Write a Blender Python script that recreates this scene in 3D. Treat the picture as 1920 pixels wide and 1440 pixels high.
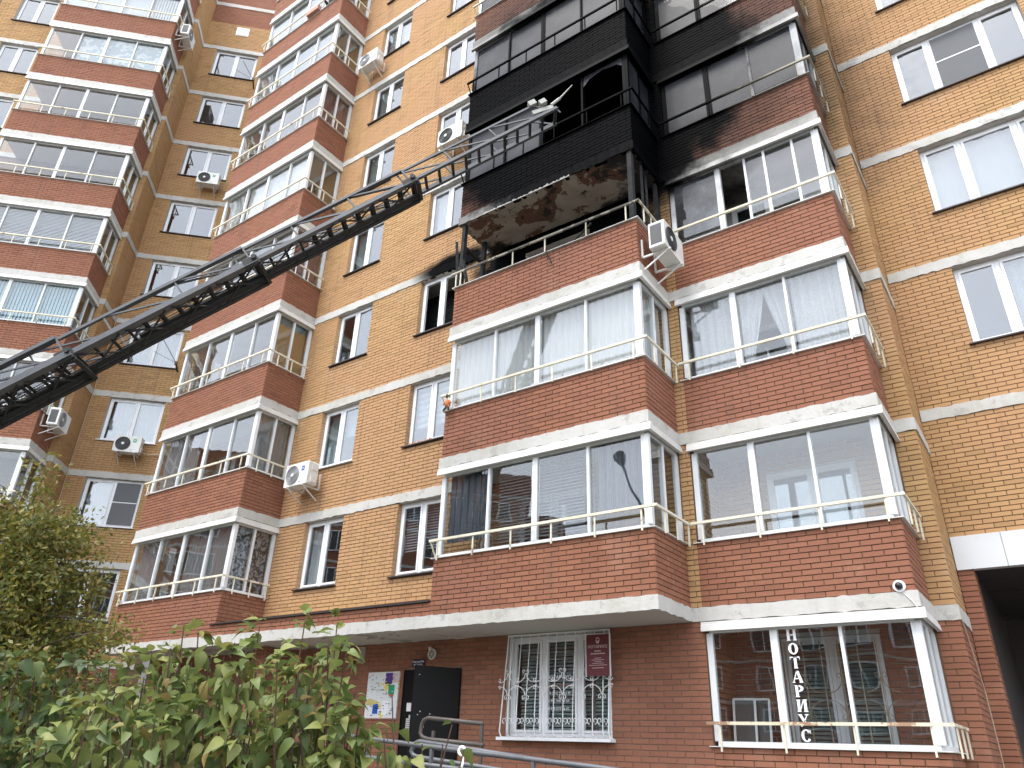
import bpy, math, random
import numpy as np
from mathutils import Vector, Matrix
random.seed(7)
rng = np.random.default_rng(7)
for o in list(bpy.data.objects):
    bpy.data.objects.remove(o)
scene = bpy.context.scene
COL = scene.collection

# ------------------------------------------------------------------ camera
EYE = 1.6
PITCH, YAW, ROLL = 0.466, 0.629, 0.035
Fw = Vector((-math.sin(YAW) * math.cos(PITCH), math.cos(YAW) * math.cos(PITCH), math.sin(PITCH)))
R0 = Vector((math.cos(YAW), math.sin(YAW), 0))
U0 = R0.cross(Fw)
Rt = R0 * math.cos(ROLL) + U0 * math.sin(ROLL)
Up = U0 * math.cos(ROLL) - R0 * math.sin(ROLL)
cam = bpy.data.cameras.new('camera')
cam.sensor_width = 36
cam.lens = 1382.08 / 1920 * 36
cam.clip_start = 0.05
cam.clip_end = 2000
co = bpy.data.objects.new('camera', cam)
COL.objects.link(co)
co.matrix_world = Matrix(((Rt.x, Up.x, -Fw.x, 0), (Rt.y, Up.y, -Fw.y, 0), (Rt.z, Up.z, -Fw.z, EYE), (0, 0, 0, 1)))
scene.camera = co


def ray(u, v):
    return (Fw * 1382.08 + Rt * (u - 960) - Up * (v - 720)).normalized()


def at_dist(u, v, d):
    return ray(u, v) * d + Vector((0, 0, EYE))


# ------------------------------------------------------------------ world and light
SUN_EL, SUN_AZ = math.radians(63), math.radians(190)   # azimuth clockwise from +y (north)
world = bpy.data.worlds.new('World')
scene.world = world
world.use_nodes = True
wn = world.node_tree.nodes
wl_ = world.node_tree.links
sky = wn.new('ShaderNodeTexSky')
sky.sky_type = 'NISHITA'
sky.sun_disc = False
sky.sun_elevation = SUN_EL
sky.sun_rotation = SUN_AZ
sky.air_density = 1.0
sky.dust_density = 1.0
sky.ozone_density = 1.0
bg = wn['Background']
bg.inputs[1].default_value = 0.15
hs = wn.new('ShaderNodeHueSaturation')      # thin overcast: the blue is washed out
hs.inputs['Saturation'].default_value = 0.35
wl_.new(sky.outputs[0], hs.inputs['Color'])
wl_.new(hs.outputs[0], bg.inputs[0])
sun = bpy.data.lights.new('sun', 'SUN')
sun.energy = 0.75
sun.angle = math.radians(22)
sun.color = (1.0, 0.96, 0.9)
so = bpy.data.objects.new('sun', sun)
COL.objects.link(so)
sd = Vector((math.sin(SUN_AZ) * math.cos(SUN_EL), math.cos(SUN_AZ) * math.cos(SUN_EL), math.sin(SUN_EL)))
so.rotation_euler = sd.to_track_quat('Z', 'Y').to_euler()
so.location = (0, -5, 40)
vs = scene.view_settings
vs.view_transform = 'Standard'
vs.look = 'None'
vs.exposure = 2.05
vs.gamma = 1.0
vs.use_curve_mapping = False
scene.render.engine = 'CYCLES'
scene.cycles.transparent_max_bounces = 16
scene.cycles.max_bounces = 8

# ------------------------------------------------------------------ materials
class NT:
    def __init__(s, name):
        s.m = bpy.data.materials.new(name)
        s.m.use_nodes = True
        s.t = s.m.node_tree
        s.n = s.t.nodes
        s.b = s.n['Principled BSDF']
        s.out = s.n['Material Output']

    def new(s, kind, **kw):
        nd = s.n.new('ShaderNode' + kind)
        for k, v in kw.items():
            setattr(nd, k, v)
        return nd

    def set(s, sock, v):
        if hasattr(v, 'node'):
            s.t.links.new(v, sock)
        elif isinstance(v, (tuple, list)) and len(v) == 3 and sock.type == 'RGBA':
            sock.default_value = (*v, 1)
        else:
            sock.default_value = v

    def math(s, op, a, b=0.0, clamp=False):
        nd = s.new('Math', operation=op, use_clamp=clamp)
        s.set(nd.inputs[0], a)
        s.set(nd.inputs[1], b)
        return nd.outputs[0]

    def pos(s):
        return s.new('NewGeometry').outputs['Position']

    def noise(s, scale, detail=4, rough=0.55, vec=None, dist=0.0, off=None):
        nd = s.new('TexNoise')
        nd.inputs['Scale'].default_value = scale
        nd.inputs['Detail'].default_value = detail
        nd.inputs['Roughness'].default_value = rough
        nd.inputs['Distortion'].default_value = dist
        v = vec if vec is not None else s.pos()
        if off:
            vm = s.new('VectorMath', operation='MULTIPLY')
            s.set(vm.inputs[0], v)
            vm.inputs[1].default_value = off
            v = vm.outputs[0]
        s.set(nd.inputs['Vector'], v)
        return nd.outputs['Fac']

    def ramp(s, fac, a, b, smooth=True):
        nd = s.new('MapRange')
        if smooth:
            nd.interpolation_type = 'SMOOTHSTEP'
        s.set(nd.inputs['Value'], fac)
        nd.inputs['From Min'].default_value = a
        nd.inputs['From Max'].default_value = b
        return nd.outputs[0]

    def mix(s, fac, a, b, mode='MIX'):
        nd = s.new('Mix', data_type='RGBA', blend_type=mode)
        s.set(nd.inputs['Factor'], fac)
        s.set(nd.inputs[6], a)
        s.set(nd.inputs[7], b)
        return nd.outputs[2]

    def cramp(s, fac, stops):
        nd = s.new('ValToRGB')
        e = nd.color_ramp.elements
        while len(e) < len(stops):
            e.new(0.5)
        for el, (p, c) in zip(e, stops):
            el.position = p
            el.color = (*c, 1)
        s.set(nd.inputs[0], fac)
        return nd.outputs[0]

    def bump(s, h, strength=0.3, dist=0.01):
        nd = s.new('Bump')
        nd.inputs['Strength'].default_value = strength
        nd.inputs['Distance'].default_value = dist
        s.set(nd.inputs['Height'], h)
        return nd.outputs[0]

    def ell(s, c, r):
        vm = s.new('VectorMath', operation='SUBTRACT')
        s.set(vm.inputs[0], s.pos())
        vm.inputs[1].default_value = c
        v2 = s.new('VectorMath', operation='MULTIPLY')
        s.set(v2.inputs[0], vm.outputs[0])
        v2.inputs[1].default_value = [1 / q if q else 0 for q in r]
        v3 = s.new('VectorMath', operation='LENGTH')
        s.set(v3.inputs[0], v2.outputs[0])
        return v3.outputs['Value']

    def soot(s):
        """fire soot on the burnt flat: a stain with its own place and outline"""
        nz = s.math('MULTIPLY', s.math('SUBTRACT', s.noise(1.3, 6, 0.65), 0.5), 0.55)
        e1 = s.math('ADD', s.ell((-5.75, 0, 14.5), (4.05, 0, 3.9)), nz)
        m1 = s.ramp(e1, 1.26, 0.76)
        sx = s.new('SeparateXYZ')
        s.set(sx.inputs[0], s.pos())
        m1 = s.math('MULTIPLY', m1, s.ramp(sx.outputs[0], -8.80, -8.60))
        halo = s.math('MULTIPLY', s.math('MULTIPLY', s.ramp(e1, 1.62, 0.9), 0.72), s.ramp(sx.outputs[2], 11.2, 12.1))
        halo = s.math('MULTIPLY', halo, s.ramp(sx.outputs[0], -8.80, -8.60))
        m1 = s.math('MAXIMUM', m1, halo)
        e2 = s.math('ADD', s.ell((-9.7, 0, 11.98), (1.3, 0, 0.36)), nz)
        m2 = s.math('MULTIPLY', s.ramp(e2, 1.2, 0.55), s.ramp(sx.outputs[1], 10.3, 10.5))
        m2 = s.math('MULTIPLY', m2, s.ramp(sx.outputs[0], -8.5, -8.7))
        e3 = s.math('ADD', s.ell((-6.6, 10.95, 11.2), (2.6, 0.95, 1.5)), nz)
        m3 = s.ramp(e3, 1.1, 0.75)
        return s.math('MAXIMUM', s.math('MAXIMUM', m1, m2), m3)

    def fin(s, col, rough=0.6, metal=0.0, normal=None, soot=False, spec=None):
        if soot:
            f = s.soot()
            col = s.mix(f, col, (0.0016, 0.0017, 0.0021))
            if not hasattr(rough, 'node'):
                rough = s.math('ADD', s.math('MULTIPLY', f, 0.55 - rough), rough)
            sp = s.math('MULTIPLY', s.math('SUBTRACT', 1.0, s.math('MULTIPLY', f, 0.93)), 0.5 if spec is None else spec)
            s.set(s.b.inputs['Specular IOR Level'], sp)
            spec = None
            if metal and not hasattr(metal, 'node'):
                metal = s.math('MULTIPLY', s.math('SUBTRACT', 1.0, f), metal)
        s.set(s.b.inputs['Base Color'], col)
        s.set(s.b.inputs['Roughness'], rough)
        s.set(s.b.inputs['Metallic'], metal)
        if spec is not None:
            s.b.inputs['Specular IOR Level'].default_value = spec
        if normal is not None:
            s.set(s.b.inputs['Normal'], normal)
        return s.m


def brick_mat(name, c1, c2, c3, pale):
    t = NT(name)
    rnd = t.math('FRACT', t.math('ADD', t.new('NewGeometry').outputs['Random Per Island'],
                                 t.new('ObjectInfo').outputs['Random']))
    big = t.noise(0.33, 3)
    col = t.mix(rnd, c1, c2)
    col = t.mix(t.math('MULTIPLY', t.ramp(big, 0.4, 0.66), 0.75), col, c3)
    # a few bricks burnt darker or paler
    col = t.mix(t.math('MULTIPLY', t.math('GREATER_THAN', rnd, 0.9), 0.35), col, tuple(0.6 * c for c in c1))
    col = t.mix(t.math('MULTIPLY', t.ramp(t.noise(0.9, 6, 0.7), 0.56, 0.74), 0.5), col, pale)
    fine = t.noise(38, 4, 0.7)
    col = t.mix(t.math('MULTIPLY', fine, 0.45), col, tuple(0.66 * c for c in c1))
    streak = t.noise(1.0, 5, 0.6, off=(6.0, 6.0, 0.35))
    col = t.mix(t.math('MULTIPLY', t.ramp(streak, 0.54, 0.76), 0.32), col, (0.12, 0.085, 0.065))
    nrm = t.bump(t.noise(60, 4, 0.7), 0.35, 0.004)
    return t.fin(col, 0.85, normal=nrm, soot=True, spec=0.25)


M = {}
M['brick_yellow'] = brick_mat('brick_yellow', (0.49, 0.302, 0.138), (0.41, 0.243, 0.108), (0.465, 0.262, 0.138), (0.53, 0.37, 0.24))
M['brick_red'] = brick_mat('brick_red', (0.310, 0.134, 0.078), (0.250, 0.105, 0.064), (0.285, 0.124, 0.080), (0.39, 0.225, 0.16))


def simple(name, col, rough=0.6, metal=0.0, var=0.15, scale=3.0, soot=False, dark=None, bump=0.0, spec=None):
    t = NT(name)
    f = t.ramp(t.noise(scale, 6, 0.65), 0.4, 0.72)
    c = t.mix(t.math('MULTIPLY', f, 1.0 if dark else var), col, dark or tuple(0.5 * x for x in col))
    nrm = t.bump(t.noise(scale * 12, 4), bump, 0.01) if bump else None
    return t.fin(c, rough, metal, nrm, soot, spec)


M['mortar'] = simple('mortar', (0.145, 0.090, 0.052), 0.95, scale=2, soot=True)
M['reveal'] = simple('reveal_plaster', (0.50, 0.47, 0.43), 0.9, var=0.3, scale=2)
M['mortar_grey'] = simple('mortar_grey', (0.20, 0.14, 0.105), 0.95, scale=2, soot=True)


def paint_chipped(name, base, amount, soot=True, rust=None):
    t = NT(name)
    dirt = t.ramp(t.noise(0.9, 6, 0.7), 0.42, 0.75)
    c = t.mix(t.math('MULTIPLY', dirt, 0.5), base, tuple(0.62 * x for x in base[:2]) + (0.5 * base[2],))
    chip = t.math('GREATER_THAN', t.noise(3.2, 9, 0.72), 0.64 - amount)
    c = t.mix(t.math('MULTIPLY', chip, 0.75), c, rust or (0.36, 0.34, 0.31))
    st = t.ramp(t.noise(1.0, 5, 0.6, off=(9, 9, 0.6)), 0.52, 0.8)
    c = t.mix(t.math('MULTIPLY', st, 0.3), c, (0.30, 0.26, 0.20))
    nrm = t.bump(t.noise(9, 8, 0.7), 0.5, 0.02)
    return t.fin(c, 0.75, normal=nrm, soot=soot, spec=0.3)


M['band'] = paint_chipped('band_paint', (0.50, 0.488, 0.455), 0.05)
M['rail'] = paint_chipped('rail_paint', (0.70, 0.655, 0.52), 0.03, rust=(0.22, 0.085, 0.03))
M['rail_rusty'] = paint_chipped('rail_rusty', (0.66, 0.60, 0.46), 0.11, rust=(0.25, 0.095, 0.03))
M['rail_scorched'] = paint_chipped('rail_scorched', (0.40, 0.37, 0.30), 0.16, rust=(0.02, 0.018, 0.016))
M['alu'] = simple('frame_aluminium', (0.74, 0.75, 0.75), 0.4, 0.0, 0.3, 1.5, soot=True)
M['pvc'] = simple('window_plastic', (0.80, 0.81, 0.82), 0.35, 0.0, 0.15, 2.0, soot=False)
M['fascia'] = simple('fascia_metal', (0.66, 0.65, 0.61), 0.45, 0.0, 0.35, 1.2, soot=True)
M['flash_dark'] = simple('flashing_dark', (0.05, 0.04, 0.038), 0.5, 0.2, 0.3, soot=True)
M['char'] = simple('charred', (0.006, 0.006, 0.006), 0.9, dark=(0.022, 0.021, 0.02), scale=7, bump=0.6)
M['interior'] = simple('interior_plaster', (0.34, 0.31, 0.28), 0.9, var=0.2, scale=0.8)
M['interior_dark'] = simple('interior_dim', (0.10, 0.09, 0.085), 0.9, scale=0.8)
M['loggia_paint'] = simple('loggia_paint', (0.52, 0.49, 0.46), 0.9, var=0.12, scale=0.8, soot=True)
M['soffit'] = simple('soffit_plaster', (0.50, 0.47, 0.43), 0.9, var=0.35, scale=0.9, soot=True, bump=0.2)
M['steel'] = simple('ladder_steel', (0.09, 0.094, 0.098), 0.5, 0.2, 0.4, 4)
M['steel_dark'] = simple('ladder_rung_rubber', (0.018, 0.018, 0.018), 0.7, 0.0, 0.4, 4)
M['steel_black'] = simple('black_door_paint', (0.0045, 0.0045, 0.005), 0.5, 0.0, 0.2, 3, spec=0.2)
M['pipe_grey'] = simple('pipe_grey', (0.12, 0.125, 0.135), 0.5, 0.15, 0.5, 6)
M['pipe_brown'] = simple('pipe_brown', (0.09, 0.075, 0.065), 0.55, 0.15, 0.5, 6)
M['ac'] = simple('ac_casing', (0.70, 0.69, 0.65), 0.45, 0.0, 0.3, 3)
M['ac_dark'] = simple('ac_grille', (0.06, 0.06, 0.06), 0.6)
M['ac_grey'] = simple('ac_fan_grey', (0.30, 0.30, 0.30), 0.6)
M['head_grey'] = simple('head_grey', (0.34, 0.34, 0.30), 0.55, 0.0, 0.4, 8)
M['blue'] = simple('badge_blue', (0.02, 0.10, 0.45), 0.4)
M['green'] = simple('badge_green', (0.02, 0.30, 0.16), 0.4)
M['white'] = simple('white_print', (0.85, 0.85, 0.85), 0.5, var=0.05)
M['maroon'] = simple('sign_maroon', (0.125, 0.022, 0.028), 0.4, var=0.1)
M['pale_pink'] = simple('sign_print', (0.62, 0.47, 0.47), 0.5, var=0.05)
M['navy'] = simple('plaque_navy', (0.012, 0.016, 0.05), 0.35)
M['grille'] = simple('grille_paint', (0.78, 0.78, 0.76), 0.45, var=0.2, scale=5)
M['black'] = simple('black_plastic', (0.012, 0.012, 0.012), 0.35)
M['asphalt'] = simple('asphalt', (0.13, 0.125, 0.118), 0.9, var=0.3, scale=2, bump=0.3)
M['soil'] = simple('lawn_soil', (0.05, 0.07, 0.025), 0.95, dark=(0.09, 0.075, 0.04), scale=1.4)
M['concrete'] = simple('concrete', (0.33, 0.32, 0.30), 0.9, var=0.4, scale=1.5, bump=0.2)
M['panel'] = simple('panel_metal', (0.62, 0.64, 0.65), 0.4, 0.0, 0.25, 1.0)
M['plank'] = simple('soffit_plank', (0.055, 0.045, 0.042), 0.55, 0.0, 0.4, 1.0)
M['skin'] = simple('skin', (0.50, 0.28, 0.20), 0.6, var=0.1)
M['cloth_black'] = simple('cloth_black', (0.015, 0.016, 0.02), 0.9)
M['hair'] = simple('hair', (0.03, 0.02, 0.015), 0.7)
M['wood_tan'] = simple('board_tan', (0.42, 0.24, 0.09), 0.7, var=0.3, scale=2)
M['teal'] = simple('cloth_teal', (0.05, 0.22, 0.30), 0.8)
M['tarp'] = simple('plastic_sheet', (0.075, 0.08, 0.095), 0.35, var=0.4, scale=4, bump=0.6)
M['bark'] = simple('bark', (0.10, 0.075, 0.05), 0.9, dark=(0.05, 0.035, 0.025), scale=14, bump=0.5)
M['stem'] = simple('stem', (0.075, 0.035, 0.025), 0.8, var=0.4, scale=20)
M['orange'] = simple('toy_orange', (0.50, 0.17, 0.07), 0.8)
M['flower'] = simple('flower_box', (0.42, 0.22, 0.17), 0.8)
M['lamp_glass'] = simple('lamp_glass', (0.32, 0.31, 0.26), 0.25)
M['cable'] = simple('cable', (0.45, 0.35, 0.25), 0.6)


def cloth(name, col, trans=0.35, pattern=None):
    t = NT(name)
    c = col
    if pattern == 'lace':
        v = t.new('TexVoronoi')
        v.inputs['Scale'].default_value = 55
        t.set(v.inputs['Vector'], t.pos())
        c = t.mix(t.ramp(v.outputs['Distance'], 0.25, 0.55), col, tuple(0.78 * x for x in col))
    elif pattern == 'floral':
        w = t.ramp(t.noise(7, 3, 0.5, dist=2.0), 0.47, 0.53)
        c = t.mix(w, col, (0.06, 0.06, 0.075))
    elif pattern == 'clouds':
        c = t.mix(t.ramp(t.noise(5, 2), 0.5, 0.56), col, (0.80, 0.83, 0.84))
    elif pattern == 'zebra':
        sx = t.new('SeparateXYZ')
        t.set(sx.inputs[0], t.pos())
        f = t.math('GREATER_THAN', t.math('FRACT', t.math('MULTIPLY', sx.outputs[2], 6.5)), 0.5)
        c = t.mix(f, col, tuple(0.68 * x for x in col))
    t.fin(c, 0.85, spec=0.2)
    tr = t.new('BsdfTranslucent')
    t.set(tr.inputs['Color'], c)
    mx = t.new('MixShader')
    mx.inputs[0].default_value = trans
    t.t.links.new(t.b.outputs[0], mx.inputs[1])
    t.t.links.new(tr.outputs[0], mx.inputs[2])
    t.t.links.new(mx.outputs[0], t.out.inputs[0])
    return t.m


M['c_white'] = cloth('curtain_white', (0.84, 0.83, 0.82))
M['c_lace'] = cloth('curtain_lace', (0.80, 0.80, 0.82), pattern='lace')
M['c_greylace'] = cloth('curtain_grey_lace', (0.42, 0.40, 0.40), pattern='lace')
M['c_floral'] = cloth('curtain_floral', (0.46, 0.45, 0.47), pattern='floral')
M['c_pink'] = cloth('curtain_pink', (0.28, 0.13, 0.12))
M['c_clouds'] = cloth('curtain_clouds', (0.46, 0.56, 0.60), pattern='clouds')
M['c_blue'] = cloth('blind_blue', (0.50, 0.70, 0.76))
M['c_blind'] = cloth('blind_white', (0.74, 0.76, 0.79))
M['c_dark'] = cloth('blind_dim', (0.17, 0.18, 0.20))
M['c_zebra'] = cloth('blind_zebra', (0.80, 0.83, 0.84), pattern='zebra')
M['c_green'] = cloth('blind_green', (0.46, 0.56, 0.53))


def glass_mat(name, ior, tint, wav=0.015, rough=0.0, film=0.0):
    t = NT(name)
    fr = t.new('Fresnel')
    bf = t.new('NewGeometry').outputs['Backfacing']
    t.set(fr.inputs['IOR'], t.math('ADD', t.math('MULTIPLY', bf, 1.0 / ior - ior), ior))
    nb = t.bump(t.noise(0.8, 2), wav, 0.3)
    t.set(fr.inputs['Normal'], nb)
    tr = t.new('BsdfTransparent')
    tr.inputs[0].default_value = (*tint, 1)
    gl = t.new('BsdfGlossy')
    gl.inputs['Roughness'].default_value = rough
    t.set(gl.inputs['Normal'], nb)
    mx = t.new('MixShader')
    t.set(mx.inputs[0], fr.outputs[0])
    t.t.links.new(tr.outputs[0], mx.inputs[1])
    t.t.links.new(gl.outputs[0], mx.inputs[2])
    sh = mx.outputs[0]
    df = t.new('BsdfPrincipled')
    df.inputs['Roughness'].default_value = 0.5
    df.inputs['Specular IOR Level'].default_value = 0.22
    f = t.math('MULTIPLY', t.soot(), 0.93)
    nz = t.noise(2.0, 5, 0.6)
    t.set(df.inputs['Base Color'], t.mix(t.ramp(nz, 0.35, 0.75), (0.008, 0.0085, 0.011), (0.030, 0.031, 0.035)))
    m2 = t.new('MixShader')
    if film:
        f = t.math('MAXIMUM', f, t.math('MULTIPLY', t.ramp(t.noise(1.1, 6, 0.65), 0.12, 0.62), film))
    t.set(m2.inputs[0], f)
    t.t.links.new(sh, m2.inputs[1])
    t.t.links.new(df.outputs[0], m2.inputs[2])
    t.t.links.new(m2.outputs[0], t.out.inputs[0])
    return t.m


M['glass'] = glass_mat('glass_balcony', 1.75, (0.90, 0.92, 0.92))
M['glass_sooty'] = glass_mat('glass_sooty', 1.6, (0.6, 0.6, 0.6), 0.01, film=0.8)
M['glass_win'] = glass_mat('glass_window', 2.25, (0.80, 0.83, 0.84), 0.006)
M['glass_plain'] = glass_mat('glass_clear', 1.5, (0.93, 0.94, 0.94), 0.004)


def peel_mat():
    t = NT('ceiling_peeled')
    n1 = t.noise(1.5, 9, 0.62, dist=0.35)
    n2 = t.noise(2.6, 8, 0.7)
    c = t.mix(t.ramp(n2, 0.35, 0.7), (0.34, 0.30, 0.245), (0.24, 0.21, 0.17))
    c = t.mix(t.math('LESS_THAN', n1, 0.475), c, (0.115, 0.060, 0.040))
    c = t.mix(t.math('LESS_THAN', n1, 0.40), c, (0.02, 0.016, 0.014))
    c = t.mix(t.math('GREATER_THAN', n2, 0.63), c, (0.035, 0.028, 0.024))
    e = t.ell((-6.75, 10.1, 11.83), (2.0, 0.85, 1.0))
    c = t.mix(t.ramp(t.math('ADD', e, t.math('MULTIPLY', t.math('SUBTRACT', n2, 0.5), 0.8)), 0.85, 1.05), c, (0.012, 0.011, 0.011))
    return t.fin(c, 0.9, normal=t.bump(n1, 0.6, 0.03))


M['peel'] = peel_mat()


def stained_soffit():
    t = NT('canopy_underside')
    n = t.noise(1.4, 7, 0.65, dist=0.8)
    c = t.cramp(n, [(0.35, (0.40, 0.36, 0.31)), (0.56, (0.46, 0.43, 0.38)), (0.60, (0.16, 0.125, 0.09)), (0.66, (0.42, 0.40, 0.36))])
    sx = t.new('SeparateXYZ')
    t.set(sx.inputs[0], t.pos())
    c = t.mix(t.ramp(sx.outputs[0], -9.3, -7.6), c, (0.47, 0.44, 0.40))
    return t.fin(c, 0.9)


M['canopy_under'] = stained_soffit()


def poster_mat():
    t = NT('notice_scraps')
    n = t.noise(22, 6, 0.75, dist=1.0)
    c = t.cramp(n, [(0.0, (0.75, 0.78, 0.76)), (0.60, (0.72, 0.74, 0.74)), (0.64, (0.10, 0.12, 0.12)), (0.68, (0.62, 0.66, 0.66))])
    n2 = t.noise(5, 4)
    c = t.mix(t.math('GREATER_THAN', n2, 0.60), c, (0.72, 0.62, 0.14))
    return t.fin(c, 0.7)


M['poster'] = poster_mat()
M['purple'] = simple('flyer_purple', (0.09, 0.04, 0.24), 0.6)


def leaf_mat(name, stops, isl=True, tr=0.35):
    t = NT(name)
    a = t.new('ObjectInfo').outputs['Random']
    if isl:
        a = t.math('FRACT', t.math('ADD', a, t.new('NewGeometry').outputs['Random Per Island']))
    c = t.cramp(a, stops)
    c = t.mix(t.math('MULTIPLY', t.noise(30, 4, 0.6), 0.5), c, (0.05, 0.055, 0.012))
    t.fin(c, 0.5, spec=0.4)
    t2 = t.new('BsdfTranslucent')
    t.set(t2.inputs['Color'], c)
    mx = t.new('MixShader')
    mx.inputs[0].default_value = tr
    t.t.links.new(t.b.outputs[0], mx.inputs[1])
    t.t.links.new(t2.outputs[0], mx.inputs[2])
    t.t.links.new(mx.outputs[0], t.out.inputs[0])
    return t.m


M['leaf'] = leaf_mat('leaf_lilac', [(0.0, (0.09, 0.14, 0.042)), (0.3, (0.18, 0.245, 0.072)), (0.6, (0.25, 0.30, 0.09)),
                                    (0.88, (0.33, 0.34, 0.10)), (0.99, (0.30, 0.20, 0.07))])
M['leaf_dark'] = leaf_mat('leaf_hedge', [(0.0, (0.05, 0.09, 0.034)), (0.5, (0.09, 0.14, 0.048)), (0.9, (0.15, 0.19, 0.055))])
M['leaf_tree'] = leaf_mat('leaf_tree', [(0.0, (0.085, 0.11, 0.028)), (0.45, (0.18, 0.19, 0.040)), (0.8, (0.27, 0.235, 0.045)), (1.0, (0.32, 0.22, 0.05))])

# ------------------------------------------------------------------ mesh helpers
class MB:
    def __init__(s):
        s.v, s.f, s.m = [], [], []

    def quad(s, a, b, c, d, m=0):
        i = len(s.v)
        s.v += [tuple(a), tuple(b), tuple(c), tuple(d)]
        s.f.append((i, i + 1, i + 2, i + 3))
        s.m.append(m)
        return s

    def box(s, x0, x1, y0, y1, z0, z1, m=0):
        i = len(s.v)
        s.v += [(x0, y0, z0), (x1, y0, z0), (x1, y1, z0), (x0, y1, z0), (x0, y0, z1), (x1, y0, z1), (x1, y1, z1), (x0, y1, z1)]
        for f in ((0, 3, 2, 1), (4, 5, 6, 7), (0, 1, 5, 4), (1, 2, 6, 5), (2, 3, 7, 6), (3, 0, 4, 7)):
            s.f.append(tuple(i + k for k in f))
            s.m.append(m)
        return s

    def beam(s, p, q, w, h, up=(0, 0, 1), m=0):
        p, q, up = Vector(p), Vector(q), Vector(up)
        d = (q - p).normalized()
        sd_ = d.cross(up)
        if sd_.length < 1e-4:
            sd_ = d.cross(Vector((1, 0, 0)))
        sd_.normalize()
        n = sd_.cross(d)
        i = len(s.v)
        for c in (p, q):
            for a, b in ((-1, -1), (1, -1), (1, 1), (-1, 1)):
                s.v.append(tuple(c + sd_ * (a * w / 2) + n * (b * h / 2)))
        for f in ((0, 1, 2, 3), (7, 6, 5, 4), (0, 4, 5, 1), (1, 5, 6, 2), (2, 6, 7, 3), (3, 7, 4, 0)):
            s.f.append(tuple(i + k for k in f))
            s.m.append(m)
        return s

    def tube(s, pts, r, n=8, m=0, cap=True):
        pts = [Vector(p) for p in pts]
        rs = r if isinstance(r, (list, tuple)) else [r] * len(pts)
        base = len(s.v)
        prev = None
        for k, p in enumerate(pts):
            d = (pts[min(k + 1, len(pts) - 1)] - pts[max(k - 1, 0)]).normalized()
            a = prev if prev is not None else (Vector((0, 0, 1)) if abs(d.z) < 0.9 else Vector((1, 0, 0)))
            a = (a - d * a.dot(d)).normalized()
            prev = a
            b = d.cross(a)
            for j in range(n):
                t = 2 * math.pi * j / n
                s.v.append(tuple(p + (a * math.cos(t) + b * math.sin(t)) * rs[k]))
        for k in range(len(pts) - 1):
            for j in range(n):
                j2 = (j + 1) % n
                s.f.append((base + k * n + j, base + k * n + j2, base + (k + 1) * n + j2, base + (k + 1) * n + j))
                s.m.append(m)
        if cap:
            s.f.append(tuple(base + j for j in range(n))[::-1])
            s.f.append(tuple(base + (len(pts) - 1) * n + j for j in range(n)))
            s.m += [m, m]
        return s

    def disc(s, c, ax, r, h, n=20, m=0):
        c, ax = Vector(c), Vector(ax).normalized()
        return s.tube([c, c + ax * h], r, n, m)

    def poly_prism(s, pts, y0, y1, m=0):
        """pts: list of (x,z) outline, extruded along y"""
        i = len(s.v)
        n = len(pts)
        s.v += [(x, y0, z) for x, z in pts] + [(x, y1, z) for x, z in pts]
        s.f.append(tuple(range(i, i + n)))
        s.f.append(tuple(range(i + 2 * n - 1, i + n - 1, -1)))
        s.m += [m, m]
        for k in range(n):
            k2 = (k + 1) % n
            s.f.append((i + k, i + n + k, i + n + k2, i + k2))
            s.m.append(m)
        return s

    def mesh(s, name, mats):
        me = bpy.data.meshes.new(name)
        me.from_pydata(s.v, [], s.f)
        for mt in mats:
            me.materials.append(M[mt])
        if len(mats) > 1:
            me.polygons.foreach_set('material_index', s.m)
        return me

    def build(s, name, mats, parent=None, smooth=False):
        if isinstance(mats, str):
            mats = [mats]
        me = s.mesh(name, mats)
        if smooth:
            me.shade_smooth()
        return link(name, me, parent)


ROOTS = {}


def link(name, me, parent=None, loc=None, rot=None):
    o = bpy.data.objects.new(name, me)
    COL.objects.link(o)
    if parent is not None:
        o.parent = parent
        base = ROOTS.get(parent.name)
        if base is not None:
            o.location = Vector(loc or (0, 0, 0)) - base
        elif loc is not None:
            o.location = loc
    elif loc is not None:
        o.location = loc
    if rot is not None:
        o.rotation_euler = rot
    return o


def tag(o, label, cat, group=None, kind=None):
    o['label'] = label
    o['category'] = cat
    if group:
        o['group'] = group
    if kind:
        o['kind'] = kind
    return o


def empty(name, label, cat, loc=(0, 0, 0), rotz=0.0, group=None, world_children=False):
    o = bpy.data.objects.new(name, None)
    COL.objects.link(o)
    o.location = loc
    o.rotation_euler = (0, 0, rotz)
    o.empty_display_size = 0.3
    tag(o, label, cat, group)
    if world_children:
        ROOTS[o.name] = Vector(loc)
    return o


def structure(o):
    o['kind'] = 'structure'
    return o


# ------------------------------------------------------------------ building constants (metres, from the photograph)
YF, YM, YS, YR = 9.61, 10.77, 11.97, 13.23
B0, B1, C0, C1, D0, D1, S1 = -18.705, -14.546, -8.529, -4.396, -4.207, -1.361, -1.056
H = 2.8
band = lambda k: 3.635 + H * k          # top of the white band over storey k
par = lambda k: 1.784 + H * k           # top of the brick parapet of storey k
BH = 0.20
CRS = (H - BH) / 33
BL, JT = 0.272, 0.010
WX, WY = -24.361, 9.791

main = empty('apartment_building', 'tall orange and red brick apartment block with burnt balconies and an entrance', 'building', (-9, YM, 0), world_children=True)
wing = empty('apartment_wing', 'angled wing of the brick block with a balcony stack, left of the corner windows', 'building', (WX, WY, 0), math.radians(45))
ROOTS[wing.name] = Vector((0, 0, 0))
rblock = empty('apartment_annex', 'yellow brick block with triple windows over a dark passage at the right edge', 'building', (1.5, YR, 0), world_children=True)

BR = {main.name: [], wing.name: [], rblock.name: []}


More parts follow.
